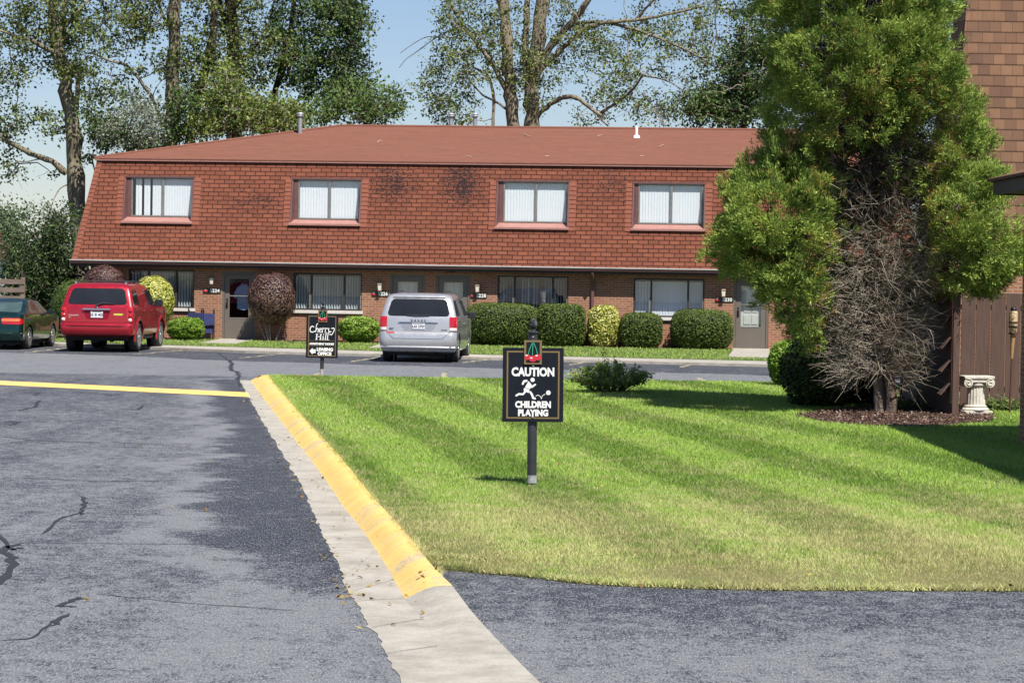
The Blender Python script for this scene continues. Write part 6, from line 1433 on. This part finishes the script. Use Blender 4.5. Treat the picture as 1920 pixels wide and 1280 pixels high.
LOB = [(1612,-110,175,300,0,1.6), (1600,120,165,200,0,1.6), (1700,150,88,170,-.2,1.1), (1775,260,58,140,-.1,.8), (1500,200,66,170,.3,1.0), (1640,380,150,200,.9,1.2), (1785,440,100,110,-.1,1.1), (1830,450,88,100,0,1.0), (1470,430,118,125,-.3,1.25),
       (1420,440,84,98,-.3,.95), (1510,535,78,112,-.1,1.0), (1560,500,90,160,.9,.9), (1790,330,62,90,0,.8), (1640,200,120,230,1.5,.6), (1600,60,150,150,1.2,.6), (1465,515,50,95,-.2,.8)]
LOBW = [(np.array(C3(x, y, dy)[:]), np.array([rx*px, ry_, rz*px])) for x, y, rx, rz, dy, ry_ in LOB]
bare = [(1655,150),(1722,160),(1752,215),(1758,300),(1752,380),(1748,440),(1762,560),(1720,640),(1700,780),(1590,780),(1562,700),(1548,600),(1542,520),(1560,440),(1612,410),(1600,360),(1540,330),(1530,280),(1580,240),(1620,220)]
def topx(P):
    W = P+np.array(OC[:])-np.array([0, 0, CAMH]); f = W@np.array(fwd[:]); return 960+FPX*(W@np.array(camr[:]))/f, 640-FPX*(W@np.array(camu[:]))/f
rg = np.random.default_rng(77); allP = []; allN = []
for i, (c, r) in enumerate(LOBW):
    area = (r[0]*r[1]+r[1]*r[2]+r[0]*r[2]); n = int(area*4*3.14/3*640); d = unit(rg.normal(size=(n, 3)))
    a = np.arctan2(d[:, 1], d[:, 0]); lump = 1+.42*(fbm(a*2.2+20+i, d[:, 2]*3.5+20, 1.7, i % 8)-.5)*2+.26*(fbm(a*5+20, d[:, 2]*8+20, 1.5, (i+3) % 8)-.5)*2
    P = c+d*r*(lump*(1-.13*rg.random(n)**1.3))[:, None]; N = unit(d/r)
    rel = (fbm(P[:, 0]+40, P[:, 2]+40, 2.4, 2, 3)+fbm(P[:, 1]+50, P[:, 2]*1.1+45, 2.2, 5, 3))-1.0
    P = P+N*(rel*.75-.07)[:, None]; kk = rg.random(n) < np.clip(.62+rel*3.2, .12, 1); P, N, n, d = P[kk], N[kk], int(kk.sum()), d[kk]
    inside = np.zeros(n, bool)
    for j, (c2, r2) in enumerate(LOBW):
        if j != i: inside |= (((P-c2)/r2)**2).sum(1) < .60
    k = ~inside & (P[:, 2] > .25); allP.append(P[k]); allN.append(N[k])
P = np.vstack(allP); N = np.vstack(allN)
X_, Y_ = tox = topx(P); front = P[:, 1] < (.55+.3*rg.random(len(P)))
jit = rg.normal(0, 14, (2, len(P))); hole = inpoly(X_+jit[0], Y_+jit[1], bare) & front
keep = ~hole | (rg.random(len(P)) < np.interp(Y_, [160, 300, 380], [.55, .22, .015]))
# thin foliage near the lower inner edges
keep &= ~((Y_ > 690) & (X_ > 1500)); keep &= ~((Y_ > 560) & (X_ > 1560) & (X_ < 1880) & (P[:, 1] < .9))
P, N, X_, Y_ = P[keep], N[keep], X_[keep], Y_[keep]
near = np.zeros(len(P))
dd_ = dist_line(X_, Y_, bare+[bare[0]]); near = np.clip(1-dd_/55, 0, 1)*(P[:, 1] < .6)
K = 13; n = len(P)*K; idx = np.repeat(np.arange(len(P)), K)
spd = unit(N*.75+np.array([0, 0, .55])+rg.normal(0, .30, (len(P), 3)))
d = unit(spd[idx]+rg.normal(0, .42, (n, 3))); Bp = P[idx]+rg.normal(0, .028, (n, 3)); L = rg.uniform(.045, .10, (n, 1)); Wd = L*.19
sd_ = unit(np.cross(d, rg.normal(size=(n, 3)))); V = np.stack([Bp, Bp+d*L*.55+sd_*Wd/2, Bp+d*L, Bp+d*L*.55-sd_*Wd/2], 1).reshape(-1, 3)
cl = fbm(P[:, 0]*1.5+P[:, 1]+30, P[:, 2]*1.5+30, 2.5, 3)
dead = (rg.random(len(P)) < (.02+.30*near+.05*(fbm(P[:, 0]+9, P[:, 2]+9, 3.0, 6) > .62)))
t0 = np.clip(.50+1.1*(cl-.5)[idx]+rg.normal(0, .16, n), 0, 1); t1 = dead[idx]*np.clip(.8+rg.normal(0, .2, n), 0, 1)
TT_ = np.repeat(np.stack([t0, t1, 0*t0], 1), 4, 0); TT_[0::4, 0] *= .45
L_con = leafmat('juniper_foliage', (.045, .11, .016), (.50, .61, .13), .25, .5, .25, c3=(.34, .20, .06))
npmesh('crown', V, np.arange(4*n).reshape(-1, 4), L_con, CT, tint=TT_)
# bare twigs
tb = MB(); tg = MB()
def twigset(mb, s0, e, r, rgn, kids=5, curl=.12):
    L = np.linalg.norm(e-s0); m1 = s0+(e-s0)*.33+rgn.normal(0, curl*L, 3)*.6; m2 = s0+(e-s0)*.68+rgn.normal(0, curl*L, 3)*.7+np.array([0, 0, .05*L])
    pts = [s0, m1, m2, e]; mb.tube(pts, [r, r*.75, r*.5, r*.25], 3, cap=False)
    for _ in range(kids):
        t = rgn.uniform(.3, 1); q = s0+(e-s0)*t if t < .3 else (m1+(m2-m1)*((t-.33)/.35) if t < .68 else m2+(e-m2)*((t-.68)/.32)); dr_ = (e-s0)/L+rgn.normal(0, .55, 3); l = rgn.uniform(.12, .36)
        k1_ = q+dr_*l*.5+rgn.normal(0, .03, 3); k2_ = q+dr_*l+rgn.normal(0, .05, 3); mb.tube([q, k1_, k2_], [r*.45, r*.35, r*.15], 3, cap=False)
        if rgn.random() < .6: mb.tube([k1_, k1_+rgn.normal(0, .1, 3)+dr_*.06], [r*.3, r*.12], 3, cap=False)
for i in range(1250):
    z = rg.uniform(0, 1)**1.5; y0 = 700-z*600; x0 = np.interp(y0, [60, 250, 420, 500, 630, 700], [1622, 1640, 1636, 1626, 1632, 1645])
    if rg.random() < .35: x0 += rg.uniform(0, 1)*np.interp(y0, [200, 400, 560, 700], [80, 110, 60, 5])
    s0 = np.array(C3(x0, y0, rg.uniform(-.2, .25))[:]); a = rg.uniform(math.pi*.85, math.pi*2.15)
    if y0 > 540 and rg.random() < .75: a = rg.choice([rg.uniform(.7, 1.18), rg.uniform(1.82, 2.3)])*math.pi
    R_ = rg.uniform(.35, 1.25)*(1.0 if y0 < 600 else .72)
    e = s0+np.array([math.cos(a)*R_*1.05, math.sin(a)*R_*.95-.05, rg.uniform(-.35, .75)*(1 if y0 < 600 else .5)]); low = y0 > 430+rg.normal(0, 30)
    twigset(tb if low else tg, s0, e, rg.uniform(.007, .014), rg, 5)
for i in range(900):
    y0 = rg.uniform(-150, 330); s0 = np.array(C3(1620+rg.normal(0, 25), y0, rg.uniform(0, .5))[:]); a = rg.uniform(0, 2*math.pi); R_ = rg.uniform(.6, 1.4)
    twigset(tg, s0, s0+np.array([math.cos(a)*R_, abs(math.sin(a))*R_*.7, rg.uniform(0, .9)]), rg.uniform(.008, .016), rg, 4)
tb.build('dead_twigs', m_twigpale, CT, uv=False)
tg.build('dead_twigs', M('inner_dead_wood', (.13, .10, .08), (.06, .047, .038), 4, .95), CT, uv=False)
